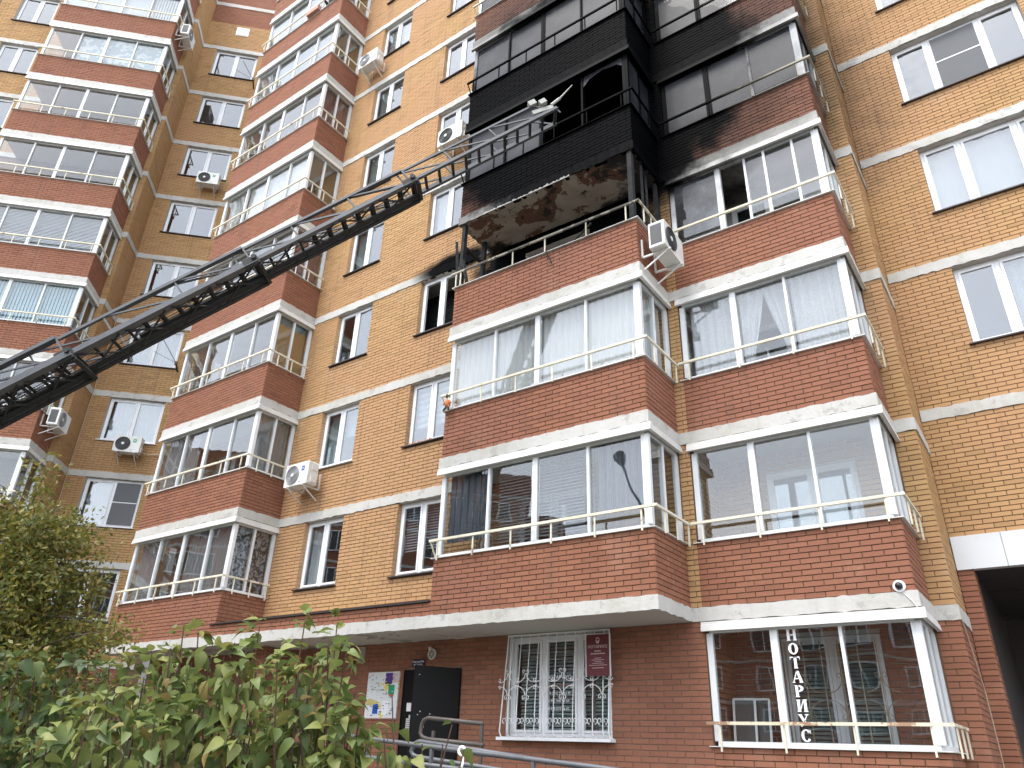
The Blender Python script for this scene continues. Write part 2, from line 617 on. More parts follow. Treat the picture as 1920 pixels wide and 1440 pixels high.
def bricks(root, o, u, n, u0, u1, z0, z1, col, holes=(), crs=CRS, shift=0.0, t=0.009):
    """o: plane origin, u: horizontal axis, n: outward normal; registers bricks"""
    rows = int(round((z1 - z0) / crs))
    c = (z1 - z0) / max(rows, 1)
    for r in range(rows):
        za, zb = z0 + r * c + JT / 2, z0 + (r + 1) * c - JT / 2
        zm = (za + zb) / 2
        ivs = [(u0, u1)]
        for (a, b, ha, hb) in holes:
            if ha - 0.02 < zm < hb + 0.02:
                new = []
                for (p, q) in ivs:
                    if b <= p or a >= q:
                        new.append((p, q))
                    else:
                        if a > p:
                            new.append((p, a))
                        if b < q:
                            new.append((b, q))
                ivs = new
        off = (r % 2) * BL / 2 + shift
        for (p, q) in ivs:
            if q - p < 0.02:
                continue
            k = math.floor((p - off) / BL) + 1
            cuts = [p]
            while k * BL + off < q:
                cuts.append(k * BL + off)
                k += 1
            cuts.append(q)
            if len(cuts) > 2 and cuts[1] - cuts[0] < 0.06:
                cuts.pop(1)
            if len(cuts) > 2 and cuts[-1] - cuts[-2] < 0.06:
                cuts.pop(-2)
            for i in range(len(cuts) - 1):
                a = cuts[i] + (JT / 2 if i else 0.0)
                b = cuts[i + 1] - (JT / 2 if i < len(cuts) - 2 else 0.0)
                BR[root.name].append((o, u, n, a, b, za, zb, col, t * (0.7 + 0.6 * random.random())))


def flat_wall(mb, o, u, n, u0, u1, z0, z1, holes=(), depth=0.14, m=0, rm=1):
    """mortar sheet with openings and reveals going inwards"""
    o, u, n = Vector(o), Vector(u), Vector(n)
    us = sorted({u0, u1, *[min(max(h[0], u0), u1) for h in holes], *[min(max(h[1], u0), u1) for h in holes]})
    zs = sorted({z0, z1, *[min(max(h[2], z0), z1) for h in holes], *[min(max(h[3], z0), z1) for h in holes]})
    P = lambda a, z, d=0.0: o + u * a + Vector((0, 0, z)) - n * d
    flip = u.cross(Vector((0, 0, 1))).dot(n) < 0
    for i in range(len(us) - 1):
        for j in range(len(zs) - 1):
            a, b, c, d = us[i], us[i + 1], zs[j], zs[j + 1]
            cu, cz = (a + b) / 2, (c + d) / 2
            if any(h[0] < cu < h[1] and h[2] < cz < h[3] for h in holes):
                continue
            q = (P(a, c), P(b, c), P(b, d), P(a, d))
            mb.quad(*(q[::-1] if flip else q), m)
    for (a, b, c, d) in holes:
        mb.quad(P(a, c), P(a, d), P(a, d, depth), P(a, c, depth), rm)
        mb.quad(P(b, c), P(b, c, depth), P(b, d, depth), P(b, d), rm)
        mb.quad(P(a, d), P(b, d), P(b, d, depth), P(a, d, depth), rm)
        mb.quad(P(a, c), P(a, c, depth), P(b, c, depth), P(b, c), rm)


def rough_band(mb, o, u, n, u0, u1, z0, z1, proud, m=0, jit=0.012, back=0.05, top=True):
    """painted concrete strip with uneven edges"""
    o, u, n = Vector(o), Vector(u), Vector(n)
    N = max(2, int(abs(u1 - u0) / 0.09))
    prev = None
    for k in range(N + 1):
        a = u0 + (u1 - u0) * k / N
        j1, j2, j3 = (random.uniform(-jit, jit) for _ in range(3))
        if k in (0, N):
            j1 = j2 = 0
        P = lambda z, d: o + u * a + Vector((0, 0, z)) + n * d
        cur = (P(z0 + j1, -back), P(z0 + j1, proud + j3 * 0.4), P(z1 + j2, proud + j3 * 0.4), P(z1 + j2, -back))
        if prev:
            for q in range(3):
                mb.quad(prev[q], cur[q], cur[q + 1], prev[q + 1], m)
        else:
            mb.quad(cur[0], cur[3], cur[2], cur[1], m)
        prev = cur
    mb.quad(prev[0], prev[1], prev[2], prev[3], m)


X, Y, NX, NY = (1, 0, 0), (0, 1, 0), (-1, 0, 0), (0, -1, 0)

# ------------------------------------------------------------------ windows
def make_window(root, x0, x1, z0, z1, yw, splits=(0.5,), inset=0.11, sill='flash_dark', mat='pvc', net=None, panes=None, glass='glass_win', sillw=0.07):
    """a PVC window part: frame mesh with panes and sill as sub-parts; faces -y in its parent's axes"""
    y = yw + inset
    mb = MB()
    fw = 0.055
    mb.box(x0, x1, y, y + 0.07, z0, z0 + fw).box(x0, x1, y, y + 0.07, z1 - fw, z1)
    mb.box(x0, x0 + fw, y, y + 0.07, z0 + fw, z1 - fw).box(x1 - fw, x1, y, y + 0.07, z0 + fw, z1 - fw)
    xs = [x0 + fw] + [x0 + (x1 - x0) * s_ for s_ in splits] + [x1 - fw]
    for xm in xs[1:-1]:
        mb.box(xm - 0.035, xm + 0.035, y, y + 0.07, z0 + fw, z1 - fw)
    pr = []
    for i in range(len(xs) - 1):
        a = xs[i] + (0.035 if i > 0 else 0) + 0.004
        b = xs[i + 1] - (0.035 if i < len(xs) - 2 else 0) - 0.004
        c, d = z0 + fw + 0.004, z1 - fw - 0.004
        sw = 0.042
        yy = y - 0.012
        mb.box(a, b, yy, yy + 0.06, c, c + sw).box(a, b, yy, yy + 0.06, d - sw, d)
        mb.box(a, a + sw, yy, yy + 0.06, c + sw, d - sw).box(b - sw, b, yy, yy + 0.06, c + sw, d - sw)
        pr.append((a + sw, b - sw, c + sw, d - sw))
    w = mb.build('window', mat, root)
    for i, (a, b, c, d) in enumerate(pr):
        if panes and i in panes:
            continue
        MB().box(a - 0.005, b + 0.005, y + 0.012, y + 0.018, c - 0.005, d + 0.005).build('pane', glass, w)
    if net is not None:
        a, b, c, d = pr[net]
        nb = MB()
        nb.box(a - .02, b + .02, y - 0.03, y - 0.02, c - .02, d + .02)
        nb.build('mosquito_net', 'net', w)
        MB().box(a - .02, b + .02, y - 0.035, y - 0.018, c + (d - c) * .52, c + (d - c) * .54).build('net_bar', mat, w)
    if sill:
        MB().poly_prism([(x0 - 0.06, z0 - 0.006), (x1 + 0.05, z0 - 0.006), (x1 + 0.05, z0 - 0.03), (x0 - 0.06, z0 - 0.03)], yw - sillw, y + 0.02).build('sill', sill, w)
    return w


def net_mat():
    t = NT('net_mesh')
    t.fin((0.16, 0.165, 0.17), 0.8)
    tr = t.new('BsdfTransparent')
    mx = t.new('MixShader')
    mx.inputs[0].default_value = 0.25
    t.t.links.new(t.b.outputs[0], mx.inputs[1])
    t.t.links.new(tr.outputs[0], mx.inputs[2])
    t.t.links.new(mx.outputs[0], t.out.inputs[0])
    return t.m


M['net'] = net_mat()

# ------------------------------------------------------------------ hangings (each a thing of its own)
def place(o, frame):
    if frame is wing:
        o.matrix_world = Matrix.Translation((WX, WY, 0)) @ Matrix.Rotation(math.radians(45), 4, 'Z')
    return o


def drape(name, mat, x0, x1, z0, z1, y, frame, label, cat='curtain', amp=0.03, wl=0.14, axis='x', gather=None, thick=True):
    """pleated cloth hanging in the plane y (or along y at x=y when axis is 'y')"""
    mb = MB()
    N = max(8, int(abs(x1 - x0) / wl * 6))
    rows = 6
    ph = random.uniform(0, 6)
    grid = []
    for j in range(rows + 1):
        tz = j / rows
        row = []
        for i in range(N + 1):
            t = i / N
            a = x0 + (x1 - x0) * t
            if gather:
                g = gather * (1 - tz) ** 1.3
                edge = x0 if gather > 0 else x1
                a = a + (edge - a) * abs(g)
            d = amp * math.sin(t * abs(x1 - x0) / wl * 2 * math.pi + ph + 0.5 * math.sin(7 * t)) * (0.6 + 0.4 * (1 - tz)) + random.uniform(-.002, .002)
            z = z0 + (z1 - z0) * tz
            row.append((a, y + d, z) if axis == 'x' else (y + d, a, z))
        grid.append(row)
    for j in range(rows):
        for i in range(N):
            mb.quad(grid[j][i], grid[j][i + 1], grid[j + 1][i + 1], grid[j + 1][i])
    o = mb.build(name, mat, None, smooth=True)
    tag(o, label, cat)
    return place(o, frame)


def slats(name, mat, x0, x1, z0, z1, y, frame, label, vertical=False, axis='x'):
    mb = MB()
    if vertical:
        n = int(abs(x1 - x0) / 0.10)
        for i in range(n):
            a = x0 + (x1 - x0) * (i + 0.5) / n
            mb.beam((a, y, z0), (a, y, z1), 0.088, 0.004, up=(0.35, 1, 0))
    else:
        n = int((z1 - z0) / 0.055)
        for i in range(n):
            z = z0 + (z1 - z0) * (i + 0.5) / n
            i0 = len(mb.v)
            for (dy, dz) in ((-0.018, -0.020), (0.018, 0.022)):
                mb.v += [(x0, y + dy, z + dz), (x1, y + dy, z + dz)]
            mb.f.append((i0, i0 + 1, i0 + 3, i0 + 2))
            mb.m.append(0)
    o = mb.build(name, mat, None)
    tag(o, label, 'blind')
    return place(o, frame)


# ------------------------------------------------------------------ balconies
POST = {}


def post_mesh(h):
    k = round(h, 2)
    if k not in POST:
        POST[k] = MB().box(-0.011, 0.011, -0.011, 0.011, 0, h).mesh('post', ['rail'])
    return POST[k]


def balcony(root, x0, x1, yf, yb, k, xs, thick, left_open=True, skip=(), frame_mat='alu', side_skip=(), glass='glass', fascia=True, rail_mat='rail', side=True, label=None, under='soffit', left=True, side_split=0.5, posts_n=6):
    """one glazed balcony: slab edge mesh as the part; glazing, rails and trims as sub-parts"""
    z0, zt = par(k), band(k) - BH
    mb = MB()
    # slab edge over the storey, with its uneven paint
    rough_band(mb, (0, yf, 0), X, NY, x0 - 0.035, x1 + 0.035, zt, zt + BH, 0.035, jit=0.010)
    if side:
        rough_band(mb, (x1, 0, 0), Y, X, yf, yb, zt, zt + BH, 0.035, jit=0.010)
    if left:
        rough_band(mb, (x0, 0, 0), Y, NX, yf, yb, zt, zt + BH, 0.035, jit=0.010)
    mb.quad((x0, yf, zt + .002), (x0, yb + 0.1, zt + .002), (x1, yb + 0.1, zt + .002), (x1, yf, zt + .002), 1)
    mb.quad((x0, yf, zt + BH - .02), (x1, yf, zt + BH - .02), (x1, yb + 0.1, zt + BH - .02), (x0, yb + 0.1, zt + BH - .02), 1)
    b = mb.build('balcony', ['band', under], root)
    if label:
        b['label'] = label
    fz = zt - 0.145
    if fascia:
        f = MB()
        pts = [(-0.05, -0.014), (-0.05, -0.055), (-0.065, -0.06), (-0.075, -0.145), (-0.02, -0.145), (0.03, -0.014)]
        i = 0
        for (xa, xb) in ((x0 - 0.03, x1 + 0.075),):
            i = len(f.v)
            n = len(pts)
            f.v += [(xa, yf + p, zt + q) for p, q in pts] + [(xb, yf + p, zt + q) for p, q in pts]
            for j in range(n):
                j2 = (j + 1) % n
                f.f.append((i + j, i + j2, i + n + j2, i + n + j))
                f.m.append(0)
            f.f.append(tuple(range(i, i + n)))
            f.f.append(tuple(range(i + 2 * n - 1, i + n - 1, -1)))
            f.m += [0, 0]
        f.build('fascia', 'fascia', b)
        if side:
            f = MB()
            i = len(f.v)
            f.v += [(x1 - p, yf - 0.02, zt + q) for p, q in pts] + [(x1 - p, yb - 0.01, zt + q) for p, q in pts]
            for j in range(n):
                j2 = (j + 1) % n
                f.f.append((i + j, i + n + j, i + n + j2, i + j2))
                f.m.append(0)
            f.f.append(tuple(range(i + n, i + 2 * n)))
            f.m.append(0)
            f.build('fascia', 'fascia', b)
    # bottom flashing and rails of the glazing
    g = yf + 0.055
    zb = z0 + 0.012
    MB().box(x0 - 0.05, x1 + 0.06, yf - 0.05, yf + 0.13, z0, zb).build('sill', 'fascia', b)
    if side:
        MB().box(x1 - 0.13, x1 + 0.06, yf + 0.13, yb, z0, zb).build('sill', 'fascia', b)
    if left:
        MB().box(x0 - 0.05, x0 + 0.1, yf + 0.13, yb, z0, zb).build('sill', 'fascia', b)
    for (za, zz) in ((zb, zb + .06), (fz - .02, fz + .07)):
        MB().box(xs[0], xs[-1], g - 0.025, g + 0.045, za, zz).build('glazing_rail', frame_mat, b)
        if side:
            gx = x1 - 0.055
            MB().box(gx - 0.045, gx + 0.025, g + .046, yb, za, zz).build('glazing_rail', frame_mat, b)
    for i, xm in enumerate(xs):
        w = 0.10 if i == thick else (0.12 if i == len(xs) - 1 and side else (0.085 if i in (0,) else 0.042))
        if i == len(xs) - 1 and not side:
            w = 0.085
        pm = MB().box(xm - w / 2, xm + w / 2, g - 0.03, g + 0.05, zb + 0.06, fz - 0.02)
        if w > 0.09:
            pm.box(xm - 0.012, xm + 0.012, g - 0.038, g - 0.028, zb + 0.06, fz - 0.02)
        pm.build('corner_post' if i == len(xs) - 1 else 'mullion', frame_mat, b)
    for i in range(len(xs) - 1):
        if i in skip:
            continue
        dy = 0.012 if i % 2 else -0.006
        MB().box(xs[i] + 0.02, xs[i + 1] - 0.02, g + dy, g + dy + 0.006, zb + 0.05, fz).build('pane', glass, b)
    if side:
        ys_ = [yf + 0.10, yf + (yb - yf) * side_split, yb - 0.04]
        for i, ym_ in enumerate(ys_[1:]):
            w = 0.05 if i == 0 else 0.08
            MB().box(gx - 0.045, gx + 0.03, ym_ - w / 2, ym_ + w / 2, zb + 0.06, fz - 0.02).build('mullion', frame_mat, b)
        for i in range(2):
            if i in side_skip:
                continue
            dx = -0.006 if i else 0.01
            MB().box(gx + dx - 0.006, gx + dx, ys_[i] + 0.02, ys_[i + 1] - 0.02, zb + 0.05, fz).build('pane', glass, b)
    if left:
        gl = x0 + 0.055
        MB().box(gl - 0.003, gl + 0.003, g + .06, yb - .02, zb, fz).build('pane', glass, b)
    # flower-box rail outside the glass
    ry, rz = yf - 0.12, z0 + 0.29
    MB().box(x0 - 0.03, x1 + 0.135, ry - 0.02, ry + 0.02, rz - 0.02, rz + 0.02).build('rail', rail_mat, b)
    if side:
        MB().box(x1 + 0.10, x1 + 0.135, ry + 0.017, yb - 0.05, rz - 0.017, rz + 0.017).build('rail', rail_mat, b)
    if left:
        MB().beam((x0 - .015, ry, rz), (x0 - .015, yf + .05, rz - .25), .02, .02).build('rail_stay', rail_mat, b)
    me = post_mesh(0.33)
    xp = [x0 + 0.15 + (x1 - 0.12 - x0 - 0.15) * i / (posts_n - 1) for i in range(posts_n)]
    for xq in xp:
        link('post', me, b, (xq, ry + 0.008, rz - 0.347))
    if side:
        for i in range(3):
            link('post', me, b, (x1 + 0.112, yf + 0.18 + (yb - yf - 0.30) * i / 2, rz - 0.347))
    return b


FLOORW = {0: 'ground', 1: 'second', 2: 'third', 3: 'fourth', 4: 'fifth', 5: 'sixth', 6: 'seventh', 7: 'eighth', 8: 'ninth', 9: 'tenth', 10: 'eleventh'}


# ------------------------------------------------------------------ main block: walls
XM0 = B0
KT = 9                                  # storeys built up to this band
W1 = (-13.57, -12.30)
W2 = (-10.67, -9.40)
zw = lambda k: (band(k - 1) + 1.065, band(k) - BH)
holes = []
for k in range(1, KT + 1):
    holes.append((*W1, *zw(k)))
    holes.append((*W2, *zw(k)))
doors = []
for k in range(1, KT + 1):
    for xa in (B0, C0):
        doors.append((xa + 0.95, xa + 2.55, band(k - 1) + 0.1, band(k - 1) + 2.2))
core = MB()
flat_wall(core, (0, YM, 0), X, NY, XM0, D0, band(0), band(KT), holes + doors, 0.16)
# balcony parapets (front, right, left)
for (xa, xb, kmax) in ((B0, B1, KT), (C0, C1, 7)):
    for k in range(1, kmax + 1):
        za, zb = band(k - 1), par(k)
        core.box(xa + .004, xb - .004, YF + .004, YF + 0.12, za - .02, zb - .002)
        core.box(xb - 0.12, xb - .004, YF + 0.12, YM, za - .02, zb - .002)
        core.box(xa + .004, xa + 0.12, YF + 0.12, YM, za - .02, zb - .002)
for k in range(0, 7):
    za, zb = (band(k - 1) if k else 0.0), par(k)
    core.box(D0, D1 - .004, YM + .004, YM + 0.12, za - .02, zb - .002)
    core.box(D1 - 0.12, D1 - .004, YM + 0.12, YS + .05, za - .02, zb - .002)
# strip and its side, loggia inner wall of the right stack
flat_wall(core, (0, YS, 0), X, NY, D1 - .1, S1, 0, band(7))
flat_wall(core, (S1, 0, 0), Y, X, YS, YR + .3, 0, band(7))
core.quad((D0 + .004, YM, 0), (D0 + .004, YS, 0), (D0 + .004, YS, band(7)), (D0 + .004, YM, band(7)))
# low parapet over the canopy between the two stacks
core.box(B1, C0, YF + .004, YF + .12, band(0) - .02, band(0) + 0.225)
# hidden flanks and roof
core.quad((XM0, YM, 0), (XM0, 15, 0), (XM0, 15, band(KT)), (XM0, YM, band(KT)))
core.quad((XM0, YM, band(KT) - .01), (S1, YM, band(KT) - .01), (S1, 16, band(KT) - .01), (XM0, 16, band(KT) - .01))
core.quad((D0, YM, band(7)), (D1, YM, band(7)), (D1, YM, band(KT)), (D0, YM, band(KT)))
core.quad((D1, YM, band(7)), (D1, YS + 1.3, band(7)), (D1, YS + 1.3, band(KT)), (D1, YM, band(KT)))
core.quad((D0, YM, band(7)), (D0, YS + 1.3, band(7)), (D1, YS + 1.3, band(7)), (D1, YM, band(7)))
wall = core.build('wall', ['mortar', 'reveal'], main)

g = MB()   # ground storey wall with a grey mortar
GW = (-7.73, -5.76, 1.86, 3.405)
DOOR = (-10.02, -8.70, 0.75, 2.94)
flat_wall(g, (0, YM, 0), X, NY, -18.7, D0, 0, band(0) - .02, [GW, DOOR], 0.2)
g.box(-13.75, -13.354, 10.10, YM, 0, band(0) - BH)
g.build('ground_storey_wall', ['mortar_grey', 'reveal'], main)

# brick skin
bricks(main, (0, YM, 0), X, NY, B1, C0, band(0) - .0, band(1) - BH, 'y', holes)
for k in range(1, KT):
    bricks(main, (0, YM, 0), X, NY, B1, C0, band(k), band(k + 1) - BH, 'y', holes)
for k in range(1, KT + 1):            # inside the loggias
    if k <= 8:
        bricks(main, (0, YM, 0), X, NY, B0 + .12, B1 - .12, band(k - 1), band(k) - BH - .01, 'y', doors)
    if k <= 6:
        bricks(main, (0, YM, 0), X, NY, C0 + .12, C1 - .12, band(k - 1), band(k) - BH - .01, 'y', doors)
for k in range(0, 7):                 # slim pier between stacks
    bricks(main, (0, YM, 0), X, NY, C1, D0 - .004, band(k), band(k + 1) - BH, 'y', shift=.07)
    bricks(main, (0, YS, 0), X, NY, D1, S1, band(k), band(k + 1) - BH, 'y')
    bricks(main, (S1, 0, 0), Y, X, YS, YR, band(k), band(k + 1) - BH, 'y')
bricks(main, (0, YS, 0), X, NY, D1, S1, 0.6, band(0) - BH, 'r')
bricks(main, (S1, 0, 0), Y, X, YS, YR, 0.6, band(0) - BH, 'r')
for (a, b_, c, d) in holes:           # left reveals
    bricks(main, (a, YM, 0), Y, X, 0.0, 0.11, c, d, 'y', t=.004)
for (xa, xb, kmax) in ((B0, B1, KT), (C0, C1, 7)):
    for k in range(1, kmax + 1):
        za, zb = band(k - 1), par(k)
        bricks(main, (0, YF, 0), X, NY, xa, xb, za, zb, 'r')
        bricks(main, (xb, 0, 0), Y, X, YF, YM, za, zb, 'r', shift=.05)
        bricks(main, (xa, 0, 0), Y, NX, YF, YM, za, zb, 'r', shift=.05)
for k in range(1, 7):
    bricks(main, (0, YM, 0), X, NY, D0, D1, band(k - 1), par(k), 'r')
    bricks(main, (D1, 0, 0), Y, X, YM, YS, band(k - 1), par(k), 'r', shift=.05)
bricks(main, (0, YM, 0), X, NY, D0, D1, 0.7, par(0), 'r')
bricks(main, (D1, 0, 0), Y, X, YM, YS, 0.7, par(0), 'r', shift=.05)
bricks(main, (0, YF, 0), X, NY, B1, C0, band(0), band(0) + .225, 'r')
bricks(main, (0, YM, 0), X, NY, -13.35, D0, 0.7, band(0) - BH, 'r', [GW, DOOR])
bricks(main, (0, 10.10, 0), X, NY, -13.75, -13.354, 1.4, band(0) - BH, 'r')
bricks(main, (-13.354, 0, 0), Y, X, 10.10, YM, 1.4, band(0) - BH, 'r', shift=.08)
bricks(main, (0, YM, 0), X, NY, -18.6, -13.75, 1.4, band(0) - BH, 'r')
bricks(main, (0, 11.84, 0), X, NY, D0 + .01, D1 - .13, band(0) + .05, band(1) - BH, 'y', [(-3.35, -1.95, band(0), band(0) + 2.25)])
bricks(main, (D0 + .012, 0, 0), Y, X, YM + .12, 11.84, band(0) + .05, band(1) - BH, 'y')

bricks(main, (0, 11.84, 0), X, NY, D0 + .01, D1 - .13, par(0) - .3, band(0) - BH, 'r', [(-3.45, -2.05, 1.55, 3.3)])
bricks(main, (D0 + .012, 0, 0), Y, X, YM + .12, 11.84, par(0) - .3, band(0) - BH, 'r')
# white bands on the flat walls
for k in range(0, KT):
    for (o_, u_, n_, a_, b_, p_, mx_) in (((0, YM, 0), X, NY, B1, C0, .03, 9), ((0, YM, 0), X, NY, C1 + .036, D0, .033, 7), ((0, YS, 0), X, NY, D1 + .036, S1 + .03, .03, 7), ((S1, 0, 0), Y, X, YS, YR, .03, 7)):
        if k <= mx_:
            mb = MB()
            rough_band(mb, o_, u_, n_, a_, b_, band(k) - BH, band(k), p_)
            mb.build('floor_band', 'band', main)
# canopy slab over the entrance, spanning both stacks
mb = MB()
rough_band(mb, (0, YF, 0), X, NY, B0 - .035, C1 + .035, band(0) - BH, band(0), 0.04, jit=.007)
rough_band(mb, (C1, 0, 0), Y, X, YF, YM, band(0) - BH, band(0), 0.036)
rough_band(mb, (B0, 0, 0), Y, NX, YF, YM, band(0) - BH, band(0), 0.036)
mb.quad((B0, YF - .02, band(0) - BH + .002), (B0, YM, band(0) - BH + .002), (C1, YM, band(0) - BH + .002), (C1, YF - .02, band(0) - BH + .002), 1)
mb.quad((B0, YF, band(0) - .03), (C1, YF, band(0) - .03), (C1, YM, band(0) - .03), (B0, YM, band(0) - .03))
mb.build('canopy_slab', ['band', 'canopy_under'], main)
MB().poly_prism([(B1 - .15, band(0) + .228), (C0 - .02, band(0) + .228), (C0 - .02, band(0) + .262), (B1 - .15, band(0) + .255)], YF - .05, YF + .3).build('coping', 'flash_dark', main)

# interiors: floors and back partitions behind the facade
inn = MB()
for k in range(0, KT + 1):
    inn.box(B0 + .02, D1 - .06, YM + .17, 15.2, band(k) - .18, band(k) - .02)
    inn.box(D1 - .06, S1 - .05, YS + .1, 15.2, band(k) - .18, band(k) - .02)
inn.quad((B0, 15.2, 0), (S1, 15.2, 0), (S1, 15.2, band(KT)), (B0, 15.2, band(KT)))
for xq in (B0 + .05, B1 - .2, -11.5, C0 - .1, -6.2, D0 - .05):
    inn.quad((xq, YM + .17, 0), (xq, 15.2, 0), (xq, 15.2, band(KT)), (xq, YM + .17, band(KT)))
inn.quad((S1 - .06, YS + .1, 0), (S1 - .06, 15.2, 0), (S1 - .06, 15.2, band(7)), (S1 - .06, YS + .1, band(7)))
inn.build('rooms', 'interior', main)
lg = MB()   # rear wall of the right-hand loggias
flat_wall(lg, (0, 11.85, 0), X, NY, D0, D1 - .1, 0, band(7), [(-3.35, -1.95, band(k - 1) + .08, band(k - 1) + 2.25) for k in range(1, 7)] + [(-3.45, -2.05, 1.55, 3.3)], .1)
lg.build('loggia_wall', ['loggia_paint', 'reveal'], main)

# windows of the flat wall
for k in range(1, KT + 1):
    for wi, (a, b_) in enumerate((W1, W2)):
        z0, z1 = zw(k)
        burnt = (wi == 1 and k == 3)
        w = make_window(main, a + .01, b_ - .01, z0 + .01, z1 - .005, YM, panes=(0, 1) if burnt else None, sill='pvc' if (wi == 0 and k == 2) else 'flash_dark')
        if burnt:
            w['label'] = 'burnt-out window frame without glass'
            MB().box(a + .2, b_ - .2, YM + .9, YM + .95, z0 - .5, z1 + .2).build('soot_black_screen', 'char', w) if False else None

# loggia doors behind the glazing
for k in range(1, 9):
    for xa in (B0, C0):
        if (xa == C0 and (k > 6 or k in (3, 4))):
            continue
        a, b_, c, d = xa + .95, xa + 2.55, band(k - 1) + .1, band(k - 1) + 2.2
        make_window(main, a, b_, c, d, YM, splits=(0.45,), inset=.05, sill=None)
for k in range(1, 6):
    make_window(main, -3.35, -1.95, band(k - 1) + .08, band(k - 1) + 2.25, 11.85, splits=(.52,), inset=.02, sill=None)

# ------------------------------------------------------------------ glazed stacks of the main block
XB = [B0 + .07, -17.53, -16.52, -15.5, B1 - .075]
XC = [C0 + .07, -7.44, -6.48, -5.47, C1 - .075]
XD = [D0 + .055, -3.23, -2.35, D1 - .075]
for k in range(1, KT + 1):
    balcony(main, B0, B1, YF, YM, k, XB, 2, skip=(3,) if k == 8 else (), label=None)
for k in range(1, 8):
    if k == 3:
        continue
    balcony(main, C0, C1, YF, YM, k, XC, 2, skip=(2, 3) if k == 4 else (), under='soffit', glass='glass_sooty' if k in (4, 5, 6) else 'glass',
            label='soot-blackened balcony with broken glazing' if k == 4 else None)
for k in range(0, 7):
    balcony(main, D0, D1, YM, YS, k, XD if k != 3 else [XD[0], -3.23, -2.71, -2.35, -1.84, XD[3]], 1, skip=(1,) if k == 3 else (), left=False, posts_n=4, glass='glass_sooty' if k in (4, 5) else 'glass', rail_mat='rail_rusty' if k == 0 else 'rail',
            label='balcony glazed over the notary office' if k == 0 else None)

# the burnt-out balcony: slab, charred posts, bent rail
k = 3
zt = band(3) - BH
mb = MB()
rough_band(mb, (0, YF, 0), X, NY, C0 - .035, C1 + .035, zt, zt + BH, 0.03, jit=.02)
rough_band(mb, (C1, 0, 0), Y, X, YF, YM, zt, zt + BH, 0.03, jit=.02)
rough_band(mb, (C0, 0, 0), Y, NX, YF, YM, zt, zt + BH, 0.03, jit=.02)
N = 26
hz = [[zt + .004 - random.random() * .012 for _ in range(N + 1)] for _ in range(9)]
for i in range(N):
    for j in range(8):
        P = lambda a, b_: (C0 + (C1 - C0) * a / N, YF - .02 + (YM - YF + .02) * b_ / 8, hz[b_][a])
        mb.quad(P(i, j), P(i, j + 1), P(i + 1, j + 1), P(i + 1, j), 1)
mb.quad((C0, YF, zt + BH - .02), (C1, YF, zt + BH - .02), (C1, YM, zt + BH - .02), (C0, YM, zt + BH - .02))
bb = mb.build('balcony', ['band', 'peel'], main)
sp = MB()
N_ = 40
for i in range(N_):
    xa, xb_ = -7.95 + i * .055, -7.95 + (i + 1) * .055
    h0, h1 = (.012 + .05 * abs(math.sin(i * .9)) * random.random() for _ in range(2))
    sp.quad((xa, YF - .036, zt - .006), (xb_, YF - .036, zt - .006), (xb_, YF - .034, zt + h1), (xa, YF - .034, zt + h0))
sp.build('spalled_edge', 'concrete', bb)
bb['label'] = 'burnt-out open balcony with a peeling scorched ceiling'
z0 = par(3)
MB().box(C0 - .05, C1 + .06, YF - .05, YF + .13, z0, z0 + .014).build('sill', 'fascia', bb)
MB().box(C1 - .13, C1 + .06, YF + .13, YM, z0, z0 + .014).build('sill', 'fascia', bb)
MB().box(C0 - .03, C1 + .135, YF - .137, YF - .103, z0 + .27, z0 + .31).build('rail', 'rail_scorched', bb)
MB().box(C1 + .10, C1 + .135, YF - .103, YM - .05, z0 + .273, z0 + .307).build('rail', 'rail', bb)
for i, xq in enumerate([C0 + .1, C0 + .22, -7.0, -6.25, -5.35, C1 - .14]):
    link('post', post_mesh(.33) if i > 2 else post_mesh(.331), bb, (xq, YF - .112, z0 - .057))
for i in range(4):
    link('post', post_mesh(.33), bb, (C1 + .112, YF + .1 + i * .3, z0 - .057))
for (p, q, w) in (((C0 + .08, YF + .06, z0), (C0 + .10, YF + .06, zt), .10), ((C0 + .02, YF + .03, z0 + .05), (C0 - .04, YF - .02, z0 + 1.2), .07),
                  ((C0 + .30, YF + .02, z0), (C0 + .05, YF + .05, z0 + .95), .06),
                  ((C0 + .10, YM - .45, z0), (C0 + .10, YM - .4, zt), .09), ((C0 + .08, YF + .06, z0 + 1.1), (C0 + .10, YM - .4, z0 + 1.05), .07),
                  ((C1 - .08, YF + .06, z0), (C1 - .08, YF + .06, zt), .11), ((C1 - .07, YF + .5, z0), (C1 - .05, YF + .46, zt), .05),
                  ((C1 - .07, YF + .72, z0), (C1 - .10, YF + .75, zt), .04), ((C1 - .06, YM - .06, z0), (C1 - .06, YM - .06, zt), .08),
                  ((-5.9, YF + .1, z0 + .02), (-5.3, YF + .0, z0 + .30), .03), ((-6.27, YF - .10, z0 + .05), (-6.12, YF - .07, z0 - .32), .028)):
    MB().beam(p, q, w, w * .8).build('charred_post', 'char', bb)
for (xa, xb_, ya) in ((C0 + .12, C0 + .93, YM - .02), (C0 + 2.57, C1 - .9, YM - .02)):
    pass

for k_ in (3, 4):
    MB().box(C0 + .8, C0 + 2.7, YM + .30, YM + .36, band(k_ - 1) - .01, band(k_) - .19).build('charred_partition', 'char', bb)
MB().box(-11.3, -8.7, YM + .7, YM + .76, band(2) - .01, band(3) - .19).build('charred_partition', 'char', bb)
